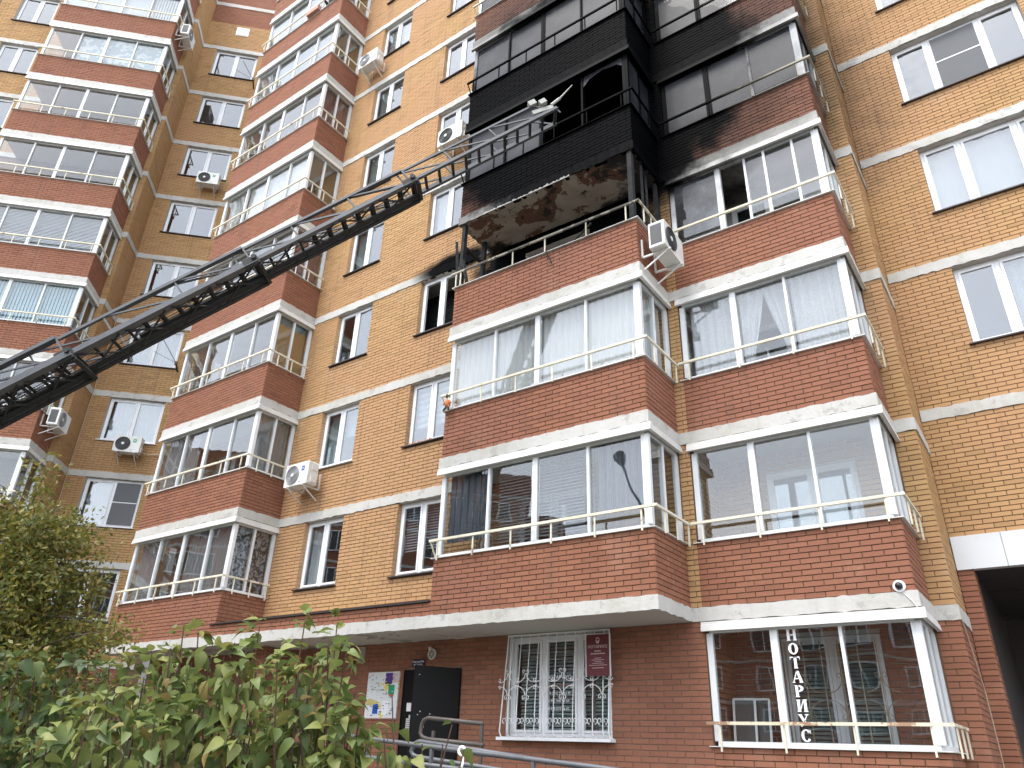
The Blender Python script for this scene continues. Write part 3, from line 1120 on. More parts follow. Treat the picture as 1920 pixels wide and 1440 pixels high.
# surviving shards in the balcony above
sh = MB().poly_prism([(-5.44, band(4) - BH - .16), (-4.52, band(4) - BH - .16), (-4.52, band(4) - .62), (-4.65, band(4) - .50), (-5.0, band(4) - .44), (-5.3, band(4) - .52), (-5.44, band(4) - .66)], YF + .05, YF + .056)
sh.build('pane', 'glass', [o for o in main.children if o.get('label', '').startswith('soot-blackened')][0])

# ------------------------------------------------------------------ right annex
RB = lambda k: 4.228 + H * k
rh = []
for k in range(1, 7):
    if k >= 2:
        rh.append((-0.02, 2.27, RB(k) - 1.78, RB(k) - BH))
rc = MB()
flat_wall(rc, (0, YR, 0), X, NY, S1 + .01, 7, 4.85, RB(6), rh, .16)
rc.box(S1 + .015, -0.83, YR + .004, YR + .5, 0, 4.345)
rc.box(5.5, 7, YR + .004, YR + .5, 0, 4.345)
rc.build('wall', ['mortar', 'reveal'], rblock)
prevz = 4.85
for k in range(1, 7):
    bricks(rblock, (0, YR, 0), X, NY, S1 + .012, 5.0, prevz, RB(k) - BH, 'y', rh)
    prevz = RB(k)
    mb = MB()
    rough_band(mb, (0, YR, 0), X, NY, S1 + .02, 6, RB(k) - BH, RB(k), 0.028)
    mb.build('floor_band', 'band', rblock)
for h_ in rh:
    bricks(rblock, (h_[0], YR, 0), Y, X, 0.0, 0.11, h_[2], h_[3], 'y', t=.004)
bricks(rblock, (0, YR, 0), X, NY, S1 + .015, -0.83, 1.0, 4.34, 'r', shift=.1)
bricks(rblock, (-0.83, 0, 0), Y, X, YR, YR + .5, 1.0, 4.34, 'r')
for i, xa in enumerate((S1 + .02, -0.36, 0.94, 2.24, 3.54)):
    xb_ = (-0.36, 0.94, 2.24, 3.54, 4.84)[i]
    MB().box(xa + .003, xb_ - .003, YR - .05, YR + .1, 4.34, 4.852).build('cladding_panel', 'panel', rblock)
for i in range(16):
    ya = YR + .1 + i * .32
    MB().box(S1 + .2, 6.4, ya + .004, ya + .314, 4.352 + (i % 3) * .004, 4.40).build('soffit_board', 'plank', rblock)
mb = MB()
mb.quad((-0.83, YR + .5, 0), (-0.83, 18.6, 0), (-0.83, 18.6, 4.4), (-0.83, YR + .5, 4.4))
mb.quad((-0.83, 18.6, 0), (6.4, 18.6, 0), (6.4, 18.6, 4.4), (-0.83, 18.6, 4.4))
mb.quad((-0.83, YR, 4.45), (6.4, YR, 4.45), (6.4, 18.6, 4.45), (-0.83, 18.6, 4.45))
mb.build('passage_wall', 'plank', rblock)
for k in range(2, 7):
    make_window(rblock, -0.01, 2.26, RB(k) - 1.77, RB(k) - BH - .005, YR, splits=(.29, .69), net=1 if k == 4 else None, inset=.13)
ri = MB()
for k in range(1, 7):
    ri.box(S1 + .1, 6, YR + .18, 16, RB(k) - .19, RB(k) - .02)
ri.quad((S1 + .1, 16, 4.5), (6.5, 16, 4.5), (6.5, 16, RB(6)), (S1 + .1, 16, RB(6)))
ri.quad((3.4, YR + .18, 4.5), (3.4, 16, 4.5), (3.4, 16, RB(6)), (3.4, YR + .18, RB(6)))
ri.quad((S1 + .1, YR + .18, 4.5), (S1 + .1, 16, 4.5), (S1 + .1, 16, RB(6)), (S1 + .1, YR + .18, RB(6)))
ri.quad((S1, YR, RB(6)), (7, YR, RB(6)), (7, 16, RB(6)), (S1, 16, RB(6)))
ri.build('rooms', 'interior', rblock)

# ------------------------------------------------------------------ wing (local axes: facade faces -y, origin at the inner corner)
A0, A1, AF, AB = -4.425, -0.19, -2.44, -1.2
KW = 11
wholes = [(0.60, 2.35, band(k - 1) + 1.065, band(k) - BH) for k in range(1, 10)]
wc = MB()
flat_wall(wc, (0, 0, 0), X, NY, 0, 3.6, 0, band(10) + 1.5, wholes, .16)
flat_wall(wc, (0, 0, 0), Y, X, AB, 0, 0, band(10) + 1.5)
flat_wall(wc, (0, AB, 0), X, NY, A1 - .05, 0, 0, band(10) + 1.5)
aholes = [(-6.7, -5.33, band(k - 1) + 1.065, band(k) - BH) for k in range(7, 11)]
flat_wall(wc, (0, AB, 0), X, NY, -9, A1 - .05, 0, band(10) + 1.5, aholes + [(A0 + 1.3, A0 + 2.9, band(k - 1) + .1, band(k - 1) + 2.2) for k in range(1, 11)], .16)
for k in range(1, 11):
    za, zb = band(k - 1), par(k)
    wc.box(A0 + .004, A1 - .004, AF + .004, AF + .12, za - .02, zb - .002)
    wc.box(A1 - .12, A1 - .004, AF + .12, AB, za - .02, zb - .002)
wc.build('wall', ['mortar', 'reveal'], wing)
for k in range(0, 10):
    top = band(k + 1) - BH
    if k < 9:
        bricks(wing, (0, 0, 0), X, NY, 0, 3.0, band(k), top, 'y', wholes)
    else:
        bricks(wing, (0, 0, 0), X, NY, 0, 3.0, band(k), 30.35, 'y')
        bricks(wing, (0, 0, 0), X, NY, 0, 3.0, 30.35, top, 'r')
    bricks(wing, (0, 0, 0), Y, X, AB, 0, band(k), top, 'y')
    bricks(wing, (0, AB, 0), X, NY, A1, 0, band(k), top, 'y')
bricks(wing, (0, 0, 0), X, NY, 0, 3.0, band(10), band(10) + 1.5, 'r')
bricks(wing, (0, 0, 0), Y, X, AB, 0, band(10), band(10) + 1.5, 'r')
bricks(wing, (0, 0, 0), X, NY, 0, 3.0, 1.2, band(0) - BH, 'r')
for k in range(6, 10):
    bricks(wing, (0, AB, 0), X, NY, -7.4, A0, band(k), band(k + 1) - BH, 'y', aholes)
for k in range(1, 11):
    za, zb = band(k - 1), par(k)
    bricks(wing, (0, AF, 0), X, NY, A0, A1, za, zb, 'r')
    bricks(wing, (A1, 0, 0), Y, X, AF, AB, za, zb, 'r', shift=.05)
for k in range(0, 11):
    for (o_, u_, n_, a_, b_, p_) in (((0, 0, 0), X, NY, 0.03, 3.4, .03), ((0, 0, 0), Y, X, AB, 0, .03), ((0, AB, 0), X, NY, A1 + .036, 0.03, .031), ((0, AB, 0), X, NY, -8, A0 - .036, .03)):
        mb = MB()
        rough_band(mb, o_, u_, n_, a_, b_, band(k) - BH, band(k), p_)
        mb.build('floor_band', 'band', wing)
for k in range(1, 10):
    make_window(wing, 0.61, 2.34, band(k - 1) + 1.075, band(k) - BH - .005, 0.0, sill='pvc' if k in (2, 3) else 'flash_dark', net=1 if k == 2 else None)
for k in range(7, 11):
    make_window(wing, -6.69, -5.34, band(k - 1) + 1.075, band(k) - BH - .005, AB)
XA = [A0 + .07, -3.29, -2.33, -1.31, A1 - .075]
for k in range(1, 11):
    balcony(wing, A0, A1, AF, AB, k, XA, 2, left=False)
wi_ = MB()
for k in range(0, 11):
    wi_.box(0.05, 3.4, .17, 2.6, band(k) - .18, band(k) - .02)
    wi_.box(-9, -.05, AB + .17, 2.0, band(k) - .18, band(k) - .02)
wi_.quad((0, 2.6, 0), (3.5, 2.6, 0), (3.5, 2.6, band(10)), (0, 2.6, band(10)))
wi_.quad((3.4, .17, 0), (3.4, 2.6, 0), (3.4, 2.6, band(10)), (3.4, .17, band(10)))
wi_.quad((.04, .17, 0), (.04, 2.6, 0), (.04, 2.6, band(10)), (.04, .17, band(10)))
wi_.quad((-9, 2, 0), (0, 2, 0), (0, 2, band(10)), (-9, 2, band(10)))
wi_.quad((-9, AB, band(10) + 1.5), (0, AB, band(10) + 1.5), (0, 2.6, band(10) + 1.5), (-9, 2.6, band(10) + 1.5))
wi_.quad((0, 0, band(10) + 1.5), (3.6, 0, band(10) + 1.5), (3.6, 2.6, band(10) + 1.5), (0, 2.6, band(10) + 1.5))
wi_.build('rooms', 'interior', wing)
mb = MB().box(1.17, 1.70, -.03, .02, 29.68, 30.18)
for i in range(7):
    mb.box(1.20, 1.67, -.045, -.03, 29.72 + i * .062, 29.745 + i * .062)
mb.build('vent_grille', 'pvc', wing)

# ------------------------------------------------------------------ lay the registered bricks
def proj(p):
    d = Vector(p) - Vector((0, 0, EYE))
    w = d.dot(Fw)
    if w < 0.1:
        return None
    return 960 + 1382.08 * d.dot(Rt) / w, 720 - 1382.08 * d.dot(Up) / w


def brick_score(root, b):
    o, u, n, a, c, za, zb, col, t = b
    if c - a < BL - JT - .004:
        return 0
    p = Vector(o) + Vector(u) * ((a + c) / 2) + Vector((0, 0, (za + zb) / 2))
    nn = Vector(n)
    if root is wing:
        R = Matrix.Rotation(math.radians(45), 3, 'Z')
        p = R @ p + Vector((WX, WY, 0))
        nn = R @ nn
    q = proj(p)
    if not q or not (8 < q[0] < 1912 and 8 < q[1] < 1432):
        return 0
    if root is main and (p.y > 11.7 and p.x < D1 - .05 or (abs(p.y - YM) < .01 and (C0 < p.x < C1 or B0 < p.x < B1) and p.z > band(0))):
        return 0
    if root is main and p.x < -10.2 and p.z < 3.7:
        return 0
    if root is wing and (q[1] > 900 or (q[1] > 500 and q[0] > 420) or nn.x > .5):
        return 0
    d = Vector((0, 0, EYE)) - p
    return max(0, d.normalized().dot(nn)) / d.length_squared


UNIT = {}


def unit_brick(u, n, length, height, t, col):
    key = (tuple(u), tuple(n), round(length, 3), round(height, 4), col)
    if key not in UNIT:
        u_, n_ = Vector(u), Vector(n)
        mb = MB()
        add_brick(mb, Vector((0, 0, 0)), u_, n_, -length / 2, length / 2, -height / 2, height / 2, 0.010, 0)
        UNIT[key] = mb.mesh('brick', ['brick_yellow' if col == 'y' else 'brick_red'])
    return UNIT[key]


def add_brick(mb, o, u, n, a, b, za, zb, t, m):
    i = len(mb.v)
    e = 0.003
    z = Vector((0, 0, 1))
    for (x, h, d) in ((a, za, 0), (b, za, 0), (b, zb, 0), (a, zb, 0), (a + e, za + e, t), (b - e, za + e, t), (b - e, zb - e, t), (a + e, zb - e, t)):
        mb.v.append(tuple(o + u * x + z * h + n * d))
    F = ((4, 5, 6, 7), (0, 1, 5, 4), (1, 2, 6, 5), (2, 3, 7, 6), (3, 0, 4, 7))
    if u.cross(z).dot(n) < 0:
        F = tuple(f[::-1] for f in F)
    for f in F:
        mb.f.append(tuple(i + k for k in f))
        mb.m.append(m)


for root in (main, wing, rblock):
    lst = BR[root.name]
    sc = [brick_score(root, b) for b in lst]
    order = sorted(range(len(lst)), key=lambda i: -sc[i])[:300]
    pick = {i for i in order if sc[i] > 0}
    mb = MB()
    for i, (o, u, n, a, c, za, zb, col, t) in enumerate(lst):
        o_, u_, n_ = Vector(o), Vector(u), Vector(n)
        if i in pick:
            p = o_ + u_ * ((a + c) / 2) + Vector((0, 0, (za + zb) / 2))
            link('brick', unit_brick(u, n, c - a, zb - za, t, col), root, p)
        else:
            add_brick(mb, o_, u_, n_, a, c, za, zb, t, 0 if col == 'y' else 1)
    st = mb.build('brickwork', ['brick_yellow', 'brick_red'], root)
    st['kind'] = 'stuff'

# ------------------------------------------------------------------ curtains, blinds and boards behind the glass
def hang(kind, mat, stack, k, i0, i1, text, gather=None, z0=None, name=None, side=False, za=None, zb=None):
    frame = wing if stack == 'A' else main
    xs = {'A': XA, 'B': XB, 'C': XC, 'D': XD}[stack]
    yf = {'A': AF, 'B': YF, 'C': YF, 'D': YM}[stack]
    yb = {'A': AB, 'B': YM, 'C': YM, 'D': YS}[stack]
    x1 = {'A': A1, 'B': B1, 'C': C1, 'D': D1}[stack]
    a, b = par(k) + (0.03 if za is None else za), band(k) - BH - (.12 if zb is None else zb)
    if side:
        return drape(name or 'curtain', mat, yf + .15 + i0 * (yb - yf - .2), yf + .15 + i1 * (yb - yf - .2), a, b, x1 - .17, frame, text, axis='y', amp=.022 if kind == 'drape' else .001)
    p, q = xs[0] + (xs[-1] - xs[0]) * i0 / (len(xs) - 1), xs[0] + (xs[-1] - xs[0]) * i1 / (len(xs) - 1)
    p, q = p + .03, q - .03
    if kind == 'drape':
        return drape(name or 'curtain', mat, p, q, a, b, yf + .17, frame, text, gather=gather)
    if kind == 'flat':
        return drape(name or 'curtain', mat, p, q, a, b, yf + .15, frame, text, amp=.004, wl=.4)
    if kind == 'h':
        return slats(name or 'blind', mat, p, q, a, b, yf + .15, frame, text)
    if kind == 'v':
        return slats(name or 'blind', mat, p, q, a, b, yf + .16, frame, text, vertical=True)


hang('drape', 'c_white', 'C', 2, 0, 4, 'white pleated curtain across the balcony right below the burnt one')
hang('drape', 'c_white', 'C', 2, 0, .95, 'white curtain on the short side of the balcony below the burnt one', side=True)
hang('drape', 'tarp', 'C', 1, 3.05, 3.95, 'crumpled grey plastic sheet behind the pane that mirrors a street lamp', name='plastic_sheet', za=.35)
hang('drape', 'tarp', 'C', 1, 0.05, .9, 'dark crumpled plastic sheet in the leftmost pane above the entrance', name='plastic_sheet', za=.3)
hang('h', 'c_dark', 'C', 1, 1.15, 2.9, 'grey slatted blind in the middle panes of the balcony above the barred window', za=.15)
hang('drape', 'c_lace', 'D', 2, 0.08, .98, 'white lace curtain in the left pane beside the parted pair', gather=None)
hang('drape', 'c_lace', 'D', 2, 1.05, 1.62, 'white lace curtain drawn to the left of the dark gap', gather=.75)
hang('drape', 'c_lace', 'D', 2, 1.5, 2.05, 'white lace curtain drawn to the right of the dark gap', gather=-.8)
hang('drape', 'c_lace', 'D', 2, 2.0, 2.95, 'white lace curtain by the corner post on the third-floor right-hand balcony')
hang('drape', 'c_greylace', 'B', 1, 0.05, .98, 'grey lace curtain in the leftmost pane of the lowest left balcony')
hang('drape', 'c_greylace', 'B', 1, 2.1, 3.95, 'grey lace curtain over the two right panes of the lowest left balcony')
hang('drape', 'c_floral', 'B', 1, 0, .95, 'grey and black patterned curtain on the short side of the lowest left balcony', side=True)
hang('drape', 'c_greylace', 'B', 2, 0, .95, 'pale grey curtain on the short side of the balcony beside the blue-badged air conditioner', side=True)
hang('drape', 'c_greylace', 'B', 2, 0.05, 1.6, 'faded grey curtain behind the left panes of the balcony beside the blue-badged air conditioner')
hang('flat', 'wood_tan', 'B', 3, 0, .95, 'tan board closing the short side of the balcony under the ladder', side=True, name='board', zb=.3)['category'] = 'board'
tl = hang('flat', 'teal', 'B', 3, 0, .95, 'teal cloth strip above the tan board', side=True, name='cloth_strip', za=1.3)
hang('drape', 'c_pink', 'B', 4, 0, .95, 'dusky curtain on the balcony side just below the ladder', side=True)
hang('drape', 'c_white', 'B', 5, 0.05, 1.0, 'white tied curtain in the left pane of the balcony above the ladder', gather=.6)
hang('drape', 'c_white', 'B', 5, 1.05, 2.95, 'white curtain in the middle panes of the balcony above the ladder', gather=None)
hang('flat', 'c_white', 'B', 5, 3.05, 3.95, 'plain white panel in the right pane of the balcony above the ladder', name='panel')['category'] = 'panel'
hang('drape', 'c_pink', 'B', 6, 0, .95, 'dull pink curtains on the side of a balcony two floors above the ladder', side=True)
hang('h', 'c_blind', 'B', 7, 0.05, 3.95, 'pale slatted blind across the balcony left of the top air conditioner')
hang('h', 'c_blind', 'B', 8, 0.05, 2.7, 'pale slatted blind on the balcony where a person leans out')
hang('v', 'c_blue', 'A', 4, 1.05, 3.95, 'pale blue vertical blind in the far-left balcony above the ladder')
hang('h', 'c_blind', 'A', 5, 0.05, 3.95, 'white slatted blind in the far-left balcony, second above the ladder')
hang('flat', 'c_clouds', 'A', 8, 1.05, 3.95, 'cloud-patterned pale blind in a high far-left balcony', name='blind')['category'] = 'blind'
hang('v', 'c_blind', 'A', 9, 3.0, 3.95, 'striped vertical blind in the topmost far-left balcony')
hang('flat', 'c_blind', 'A', 9, 0.05, 2.9, 'pale blind in the topmost far-left balcony, left of the striped one', name='blind')['category'] = 'blind'


def win_hang(fn, mat, frame, x0, x1, z0, z1, y, text, **kw):
    if fn == 'h':
        return slats('blind', mat, x0, x1, z0, z1, y, frame, text)
    return drape('curtain' if fn == 'd' else 'blind', mat, x0, x1, z0, z1, y, frame, text, cat='curtain' if fn == 'd' else 'blind', amp=.02 if fn == 'd' else .002, **kw)


def wz(k):
    a, b = zw(k)
    return a + .08, b - .08


ym_ = YM + .24
a, b = wz(1)
win_hang('d', 'c_white', main, W1[0] + .1, W1[0] + .5, a, b, ym_, 'white curtain in the lowest window beside the left balconies')
win_hang('h', 'c_blind', main, W2[0] + .08, W2[1] - .08, a + .45, b, ym_, 'slatted blind lowered in the lowest window beside the burnt stack')
a, b = wz(2)
win_hang('f', 'c_green', main, W1[0] + .08, W1[0] + .6, a, b, ym_, 'pale green blind in the window by the blue-badged air conditioner')
win_hang('f', 'c_green', main, W1[0] + .68, W1[1] - .08, a + .7, b, ym_, 'half-lowered pale green blind in the window by the blue-badged air conditioner')
win_hang('f', 'c_zebra', main, W2[0] + .08, W2[1] - .08, a + .4, b, ym_, 'striped roller blind in the window two floors below the soot-stained lintel')
a, b = wz(4)
win_hang('f', 'c_green', main, W1[0] + .08, W1[0] + .6, a, b, ym_, 'grey-green blind in the window just under the ladder')
win_hang('d', 'c_white', main, W2[0] + .1, W2[0] + .6, a, b, ym_, 'white curtain in the window over the burnt window')
a, b = wz(5)
win_hang('f', 'c_green', main, W1[0] + .08, W1[0] + .6, a, b, ym_, 'grey-green blind in the window crossed by the ladder')
a, b = wz(6)
win_hang('f', 'c_green', main, W1[0] + .08, W1[0] + .6, a, b, ym_, 'grey blind in the window third below the top edge beside the left balconies')
a, b = wz(7)
win_hang('f', 'c_zebra', main, W1[0] + .08, W1[1] - .08, a + .1, b, ym_, 'striped blind in the window right of the top air conditioner')
for k, t_ in ((2, 'lowest'), (3, 'second'), (4, 'third')):
    a, b = wz(k + 0)
    win_hang('d', 'c_white', wing, .72, 2.25, a, b, .26, f'white curtain in the {t_} fully visible corner window of the wing')
win_hang('f', 'c_white', rblock, .08, 2.2, RB(3) - 1.6, RB(3) - .3, YR + .27, 'white film behind the middle triple window at the right edge')
win_hang('d', 'c_lace', rblock, .75, 2.2, RB(2) - 1.6, RB(2) - .3, YR + .27, 'white lace curtain in the lowest triple window at the right edge')
win_hang('f', 'c_blind', main, -3.26, -2.72, band(0) + .18, band(0) + 1.45, 11.95, 'pale blue half blind on the left inner door leaf of the clear balcony')
win_hang('f', 'c_blind', main, -2.55, -2.05, band(0) + .18, band(0) + 1.5, 11.95, 'pale blue half blind on the right inner door leaf of the clear balcony')

# ------------------------------------------------------------------ air conditioners
def make_ac(label, loc, rotz, badge=None, dark_fan=False, pipe=False):
    r = empty('air_conditioner', label, 'air conditioner', loc, rotz, group='outdoor air-conditioner units on the facade')
    w, h, d = .80, .54, .29
    mb = MB()
    e = .02
    pts = [(-w / 2 + e, 0), (w / 2 - e, 0), (w / 2, e), (w / 2, h - e), (w / 2 - e, h), (-w / 2 + e, h), (-w / 2, h - e), (-w / 2, e)]
    mb.poly_prism(pts, -d / 2, d / 2)
    mb.box(-w / 2 - .004, w / 2 + .004, -d / 2 - .004, d / 2 + .004, h - .05, h - .04)
    mb.build('casing', 'ac', r)
    cx, cz, R_ = -.13, h * .5, .215
    mb = MB().disc((cx, -d / 2 - .004, cz), (0, 1, 0), R_, .006, 28)
    mb.build('fan_opening', 'ac_dark' if dark_fan else 'ac_grey', r)
    mb = MB()
    for q in range(7):
        rr = R_ * (q + 1) / 7
        ring = [(cx + rr * math.cos(t), -d / 2 - .014, cz + rr * math.sin(t)) for t in np.linspace(0, 2 * math.pi, 25)]
        mb.tube(ring, .0045 if q < 6 else .011, 4, cap=False)
    for q in range(6):
        t = q * math.pi / 3
        mb.beam((cx, -d / 2 - .012, cz), (cx + R_ * math.cos(t), -d / 2 - .012, cz + R_ * math.sin(t)), .008, .006, up=(0, 1, 0))
    mb.build('fan_grille', 'ac_dark' if dark_fan else 'ac_grey', r)
    MB().disc((cx, -d / 2 - .022, cz), (0, 1, 0), .045, .012, 16).build('hub', 'ac', r)
    MB().box(-w / 2 - .006, -w / 2 + .002, -d / 2 + .05, d / 2 - .03, .07, h - .07).build('coil_side', 'ac_dark', r)
    MB().box(w / 2 - .002, w / 2 + .03, -.06, .10, .05, .22).build('valve_cover', 'ac', r)
    MB().box(w / 2 - .002, w / 2 + .015, -.05, .12, .34, .46).build('terminal_cover', 'ac', r)
    if badge:
        mb = MB().box(.16, .26, -d / 2 - .004, -d / 2 + .001, h - .21, h - .10)
        mb.build('badge', badge, r)
        MB().box(.185, .235, -d / 2 - .006, -d / 2 - .004, h - .165, h - .145).build('badge_mark', 'white', r)
        MB().box(.10, .20, -d / 2 - .003, -d / 2 + .001, .06, .075).build('maker_plate', 'ac_grey', r)
    for s_ in (-.26, .26):
        mb = MB()
        mb.beam((s_, -d / 2 - .04, -.02), (s_, d / 2 + .20, -.02), .035, .03)
        mb.beam((s_, d / 2 + .195, -.02), (s_, d / 2 + .195, .36), .035, .03, up=(0, 1, 0))
        mb.beam((s_, -d / 2 + .02, -.03), (s_, d / 2 + .18, -.28), .022, .022)
        mb.build('bracket', 'ac', r)
    if pipe:
        pts = [(w / 2 + .02, .02, .12), (w / 2 + .08, .12, .06), (w / 2 + .16, .24, .10), (w / 2 + .75, .31, .16)]
        MB().tube(pts, .018, 6).build('pipe', 'cable', r)
    return r


yw_ = YM - .36
make_ac('air conditioner with a blue badge between the left balconies and a window', (-13.55, yw_, 6.98), 0, 'blue')
make_ac('air conditioner with round fan behind the ladder, under a window by the burnt stack', (-9.72, yw_, 15.50), 0, dark_fan=True)
make_ac('air conditioner high on the wall right of the balcony with pale blinds', (-13.55, yw_, 20.85), 0)
R45 = math.radians(45)
wloc = lambda x, y, z: (WX + math.cos(R45) * (x - y), WY + math.sin(R45) * (x + y), z)
make_ac('air conditioner with a green tag under an upper corner window of the wing', wloc(1.86, -.36, 20.88), R45, 'green', True, True)
make_ac('air conditioner with a green tag under a low corner window of the wing', wloc(1.70, -.36, 9.80), R45, 'green', True, True)
make_ac('air conditioner on the bracket beside the burnt balcony corner', (C1 + .37, 10.0, 9.42), math.radians(90), None, True)
make_ac('air conditioner on the far-left balcony side near the top', wloc(A1 + .36, AB - .75, 26.60), R45 + math.radians(90))
make_ac('air conditioner on the far-left balcony side just below the ladder', wloc(A1 + .36, AB - .75, 9.80), R45 + math.radians(90))

# aerials on the wing
for (lb, p, z) in (('dark aerial rod outside the top corner window of the wing', (2.5, -.12), 26.75), ('dark aerial rod outside the corner window just under the ladder', (2.46, -.12), 13.1)):
    r = empty('tv_aerial', lb, 'aerial', wloc(p[0], p[1], z), R45, group='aerials on the wing')
    MB().beam((0, .12, -.1), (0, -.25, .05), .05, .04).box(-.04, .04, -.3, -.2, -.02, .1).build('mount', 'black', r)
    MB().tube([(0, -.25, .05), (-.5, -.5, .75)], .012, 6).build('rod', 'black', r)
    MB().tube([(0, -.25, .05), (-.75, -.35, .35)], .008, 6).build('rod', 'black', r)

# ------------------------------------------------------------------ aerial ladder
T_ = Vector((-5.49, 8.70, 12.74))
Q_ = at_dist(0, 730, 14.0)
dl = (T_ - Q_).normalized()
wl = Vector((dl.y, -dl.x, 0)).normalized()       # towards the camera side
nl = wl.cross(dl)
if nl.z < 0:
    nl = -nl
LT = (T_ - Q_).length
SECT = [(.19, .30, .14, 5.2, LT, .070), (.235, .34, .09, 2.0, 7.55, .09), (.285, .38, .045, -2.0, 4.4, .115), (.345, .43, 0.0, -7.0, 1.15, .135)]
Tc, Qc = T_ - wl * .19 - nl * .14, Q_ - wl * .345
dl = (Tc - Qc).normalized()
LP = lambda s_, a, b_: Qc + dl * s_ + wl * a + nl * b_
lad = empty('aerial_ladder', 'dark steel fire-engine ladder reaching from the left edge to the burnt balcony', 'ladder', tuple(LP(-7, 0, 0)), world_children=True)
for si, (hw, ht, off, s0, s1, bw) in enumerate(SECT):
    mb = MB()
    for sg in (-1, 1):
        mb.beam(LP(s0, sg * hw, off), LP(s1, sg * hw, off), bw * .6, bw, up=nl)
        mb.beam(LP(s0, sg * (hw + .01), off - bw * .5), LP(s1, sg * (hw + .01), off - bw * .5), bw * .95, .012, up=nl)
    sec = mb.build('ladder_section', 'steel', lad)
    tend = s1 - (.38 if si == 0 else .12)
    for sg in (-1, 1):
        MB().beam(LP(s0, sg * hw, off + ht), LP(tend, sg * hw, off + ht), .040 + .006 * si, .040 + .006 * si, up=nl).build('top_chord', 'steel', sec)
        # bracing: short leaning posts and long diagonals
        step = 1.0 + .12 * si
        s_ = tend
        first = True
        while s_ - step > s0:
            a_ = s_
            MB().beam(LP(a_, sg * hw, off + ht), LP(a_ + (.32 if first and si == 0 else .02), sg * hw, off), .03, .026, up=wl).build('brace', 'steel', sec)
            MB().beam(LP(a_ - step, sg * hw, off + ht), LP(a_ - .08, sg * hw, off + .02), .028, .024, up=wl).build('brace', 'steel', sec)
            s_ -= step
            first = False
    # rungs
    s_ = s1 - .05
    while s_ > max(s0, -2.2):
        MB().beam(LP(s_, -hw, off - .01), LP(s_, hw, off - .01), .046, .034, up=nl).build('rung', 'steel_dark', sec)
        s_ -= .29
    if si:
        for q_ in range(3):  # added dark tubes standing in for the backlit shade inside the far beam
            MB().tube([LP(s0 + .1, -hw + .06 + .045 * q_, off - bw * .45), LP(s1 - .05, -hw + .06 + .045 * q_, off - bw * .45)], .024, 6).build('shade_tube', 'steel_dark', sec)
        MB().beam(LP(s0, -hw - .03, off - bw * .55), LP(s1 - .02, -hw - .03, off - bw * .55), .07, .06, up=nl).build('shade_bar', 'steel_dark', sec)  # added dark bar: the far beam's shaded underside built as a black strip
        # lower cross bracing under the wider sections, and roller heads at the end
        s_ = s1 - .1
        while s_ - .75 > max(s0, -2.2):
            MB().beam(LP(s_, -hw, off - bw * .6), LP(s_ - .7, hw, off - bw * .6), .028, .02, up=nl).build('cross_brace', 'steel_dark', sec)
            MB().beam(LP(s_, hw, off - bw * .6), LP(s_ - .7, -hw, off - bw * .6), .028, .02, up=nl).build('cross_brace', 'steel_dark', sec)
            s_ -= .8
        for sg in (-1, 1):
            MB().beam(LP(s1 - .25, sg * (hw + .015), off), LP(s1 + .02, sg * (hw + .015), off), .05, bw * 1.6, up=nl).build('guide_block', 'steel_dark', sec)
            MB().disc(LP(s1 - .04, sg * (hw + .05), off + .05), wl, .045, .03, 12).build('pulley', 'steel_dark', sec)
        MB().beam(LP(s1, -hw, off - bw * .8), LP(s1, hw, off - bw * .8), .06, .07, up=nl).build('end_bar', 'steel_dark', sec)
    for a_ in ((-.4, .0, .45) if si else ()):
        MB().tube([LP(s0 + .1, hw * a_, off - .03), LP(s1 - .2, hw * a_, off - .03)], .007, 5).build('cable', 'steel_dark', sec)
# head gear
pl = MB()
pl.beam(LP(LT - .46, .19, .14 + .15), LP(LT - .04, .19, .14 + .07), .03, .09, up=nl)
pl.build('head_plate', 'head_grey', lad)
mb = MB().beam(LP(LT - .42, .21, .14 + .34), LP(LT - .27, .21, .14 + .33), .10, .11, up=nl)
mb.build('camera_box', 'head_grey', lad)
mb = MB().beam(LP(LT - .23, .21, .14 + .25), LP(LT - .09, .21, .14 + .25), .10, .10, up=nl)
mb.build('lamp_box', 'head_grey', lad)
p0, p1 = LP(LT - .05, .19, .14 + .12), LP(LT + .18, .19, .14 + .17)
MB().tube([p0, p1], .03, 8).build('nozzle_body', 'head_grey', lad)
MB().tube([p1, LP(LT + .60, .19, .14 + .33)], [.018, .008], 8).build('nozzle', 'head_grey', lad)
mb = MB()
mb.beam(LP(LT, -.19, .14), LP(LT, .19, .14), .02, .02).beam(LP(LT - .02, .19, .0), LP(LT - .02, .19, .14), .02, .02)
mb.build('head_bar', 'steel', lad)

# ------------------------------------------------------------------ entrance: door, notice board, lamp, plaque, vent
dr = empty('entrance_door', 'black steel entrance door standing ajar under the canopy', 'door', (-8.70, YM, .75))
dr_b = Vector((-8.70, YM, .75))
MB().box(-1.32, -.98, -.03, .03, 0, 2.17).build('side_panel', 'steel_black', dr)
mb = MB().box(-1.32, 0, -.02, .1, 2.17, 2.19).box(-.02, .0, -.04, .1, 0, 2.17).box(-1.34, -1.32, -.04, .1, 0, 2.19)
mb.build('door_frame', 'steel_black', dr)
leaf = MB()
ang = math.radians(64)
u_ = Vector((-math.cos(ang), -math.sin(ang), 0))
leaf.beam(Vector((-.01, -.05, 1.09)), Vector((-.01, -.05, 1.09)) + u_ * .84, .05, 2.16)
lf = leaf.build('door_leaf', 'steel_black', dr)
MB().beam(Vector((-.1, -.14, 1.05)) + u_ * .70, Vector((-.1, -.14, 1.05)) + u_ * .72, .03, .22).build('door_handle', 'pipe_grey', lf)
